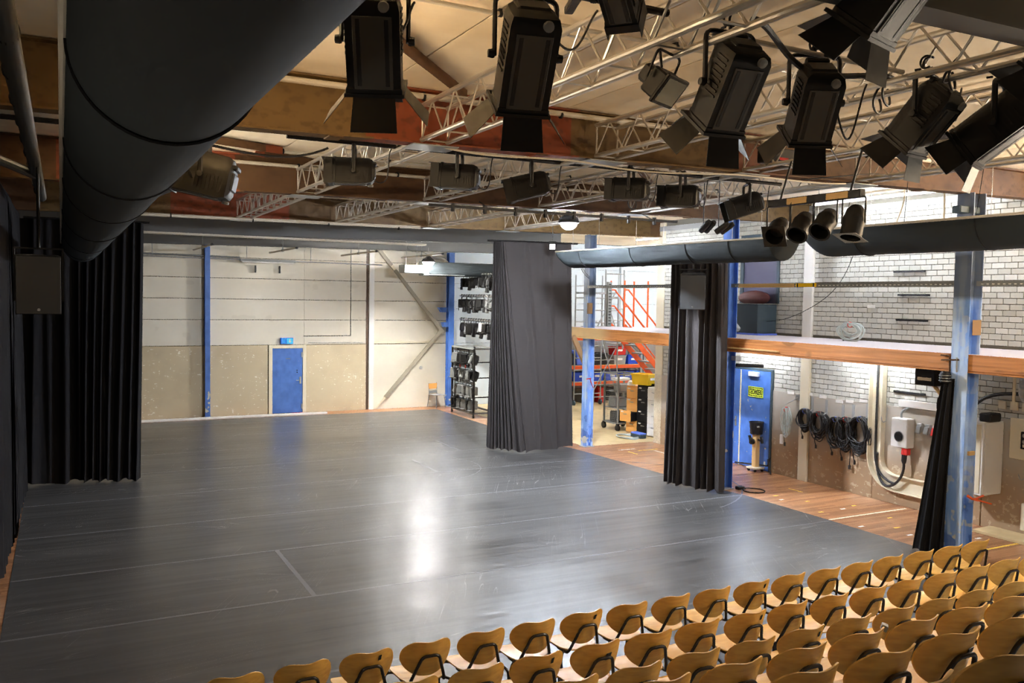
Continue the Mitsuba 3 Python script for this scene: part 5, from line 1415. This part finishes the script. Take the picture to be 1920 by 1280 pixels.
# cage trolley
t = thing('cage_trolley', 'grey mesh cage trolley on two pairs of castors in the storage', 'trolley')
cx0, cx1, cy0, cy1 = 13.95, 14.62, 20.15, 20.85
for x in (cx0, cx1):
    for y in (cy0, cy1):
        part(t, 'post', box(x - .02, x + .02, y - .02, y + .02, .18, 1.62), 'm_greyplate')
        part(t, 'castor', cat([cyl((x - .03, y, .09), (x + .03, y, .09), .09, 16), box(x - .035, x + .035, y - .03, y + .03, .09, .2)]), 'm_dark', 30)
for z in (.2, 1.6):
    part(t, 'frame', cat([box(cx0, cx1, cy0 - .02, cy0 + .02, z - .02, z + .02), box(cx0, cx1, cy1 - .02, cy1 + .02, z - .02, z + .02), box(cx0 - .02, cx0 + .02, cy0, cy1, z - .02, z + .02), box(cx1 - .02, cx1 + .02, cy0, cy1, z - .02, z + .02)]), 'm_greyplate')
part(t, 'floor_plate', box(cx0, cx1, cy0, cy1, .18, .2), 'm_greyplate')
for z in (.62, 1.08): part(t, 'shelf', box(cx0, cx1, cy0, cy1, z, z + .015), 'm_greyplate')
mesh_ = [box(cx0 - .003, cx0 + .003, y, y + .005, .2, 1.6) for y in np.arange(cy0 + .04, cy1, .06)] + [box(cx0 - .003, cx0 + .003, cy0, cy1, z, z + .005) for z in np.arange(.26, 1.6, .06)]
part(t, 'mesh_side', cat(mesh_), 'm_greyplate')
part(t, 'mesh_side', cat([mv(m, tr(cx1 - cx0, 0, 0)) for m in mesh_]), 'm_greyplate')
for i, (y, z, h, m_) in enumerate(((20.35, 1.1, .22, 'm_grey'), (20.6, .64, .25, 'm_galv'), (20.5, .21, .3, 'm_dark'), (20.5, 1.4, .08, 'm_white_paint'))):
    solo('trolley_box', box(14.05, 14.5, y - .15, y + .2, z, z + h, .015), m_, ['grey box on the upper shelf of the cage trolley', 'metal box on the lower shelf of the cage trolley', 'dark box at the bottom of the cage trolley', 'flat white box at the top of the cage trolley'][i], 'box')


# filing cabinets
def filing(label, x, y, w, d, h, m, open_=None, rz=0):
    t = thing('filing_cabinet', label, 'filing cabinet')
    M = tr(x, y, 0) @ rot('z', rz)
    part(t, 'body', mv(box(-w / 2, w / 2, -d / 2 + .02, d / 2, .03, h, .006), M), m)
    n = 4; dh = (h - .08) / n
    for i in range(n):
        o = .28 if open_ == i else 0
        dr_ = part(t, 'drawer', mv(cat([box(-w / 2 + .008, w / 2 - .008, -d / 2 - o, -d / 2 + .018 - o, .05 + i * dh, .05 + (i + 1) * dh - .012, .004)]), M), m)
        part(dr_, 'handle', mv(box(-.06, .06, -d / 2 - o - .012, -d / 2 - o, .05 + (i + .62) * dh, .05 + (i + .68) * dh), M), 'm_steel')
        part(dr_, 'label_holder', mv(box(-.15, -.06, -d / 2 - o - .005, -d / 2 - o, .05 + (i + .80) * dh, .05 + (i + .90) * dh), M), 'm_white_paint')
        if o: part(dr_, 'tray', mv(box(-w / 2 + .02, w / 2 - .02, -d / 2 - o + .018, -d / 2 + .1, .06 + i * dh, .05 + (i + .8) * dh), M), 'm_dark')
    return t


filing('light orange filing cabinet with one drawer pulled out', 14.33, 19.72, .40, .55, 1.33, 'm_cabinetorange', 1, -75)
filing('black filing cabinet between the orange and the white one', 14.40, 19.30, .42, .55, 1.38, 'm_dark', None, -75)
filing('white filing cabinet beside the end of the brick wall', 14.42, 18.86, .42, .55, 1.36, 'm_white_paint', None, -75)
crate('yellow plastic crate on top of the filing cabinets', 14.25, 19.35, 1.39, .42, .62, .30, 'm_yellow', rz=15)
solo('cabinet_tray', box(14.3, 14.7, 18.7, 19.1, 1.37, 1.43, .01), 'm_black', 'black tray on top of the white filing cabinet', 'tray')
solo('round_tin', mv(lathe([(0, 0), (.12, 0), (.09, .1), (.03, .13), (0, .13)], 16), tr(14.1, 19.75, 1.34)), 'm_white_paint', 'white dish on the orange filing cabinet', 'dish', smooth=30)
t = thing('power_block', 'blue topped power block on the floor before the black filing cabinet', 'power block')
part(t, 'block', box(13.72, 13.92, 18.75, 19.2, 0, .1, .01), 'm_navy')
part(t, 'top', box(13.72, 13.92, 18.75, 19.2, .1, .14, .01), 'm_bluelight')
solo('floor_rope', cat([tube(np.c_[13.55 + (.2 + .03 * k) * np.cos(np.linspace(0, 6.2, 24)), 19.1 + (.42 - .03 * k) * np.sin(np.linspace(0, 6.2, 24)), np.full(24, .012 + .012 * k)], .011, 5) for k in range(4)]), 'm_rope', 'pale cable heap on the floor before the filing cabinets', 'cable', smooth=40)
solo('timber_prop', mv(box(-.06, .06, -.04, .04, 0, 1.05), tr(11.95, 18.6, 1.85) @ rot('y', -28)), 'm_brownboard', 'brown timber prop slanting under the left end of the platform', 'timber')
solo('tie_mark', cat([tube([(11.62, 18.18, 1.72), (11.75, 18.18, 1.74)], .012, 6), tube([(11.72, 18.18, 1.72), (11.82, 18.18, 1.5)], .008, 6)]), 'm_red', 'red tie knotted round the pale blue column', 'tie')
solo('column_box', box(11.60, 11.72, 18.12, 18.2, 3.35, 3.62, .008), 'm_brownboard', 'small brown box fixed to the pale blue column above the platform', 'box')
for i in range(2):
    solo('column_cable', tube(spline([(11.4, 18.25, 4.75), (11.42 + .05 * i, 18.2, 4.45), (11.62, 18.15, 4.22 + .05 * i)], 12), .008, 5), 'm_rubber', f'{["lower", "upper"][i]} black cable looping from the wide curtain to the pale blue column', 'cable', 'cables at the pale blue column')
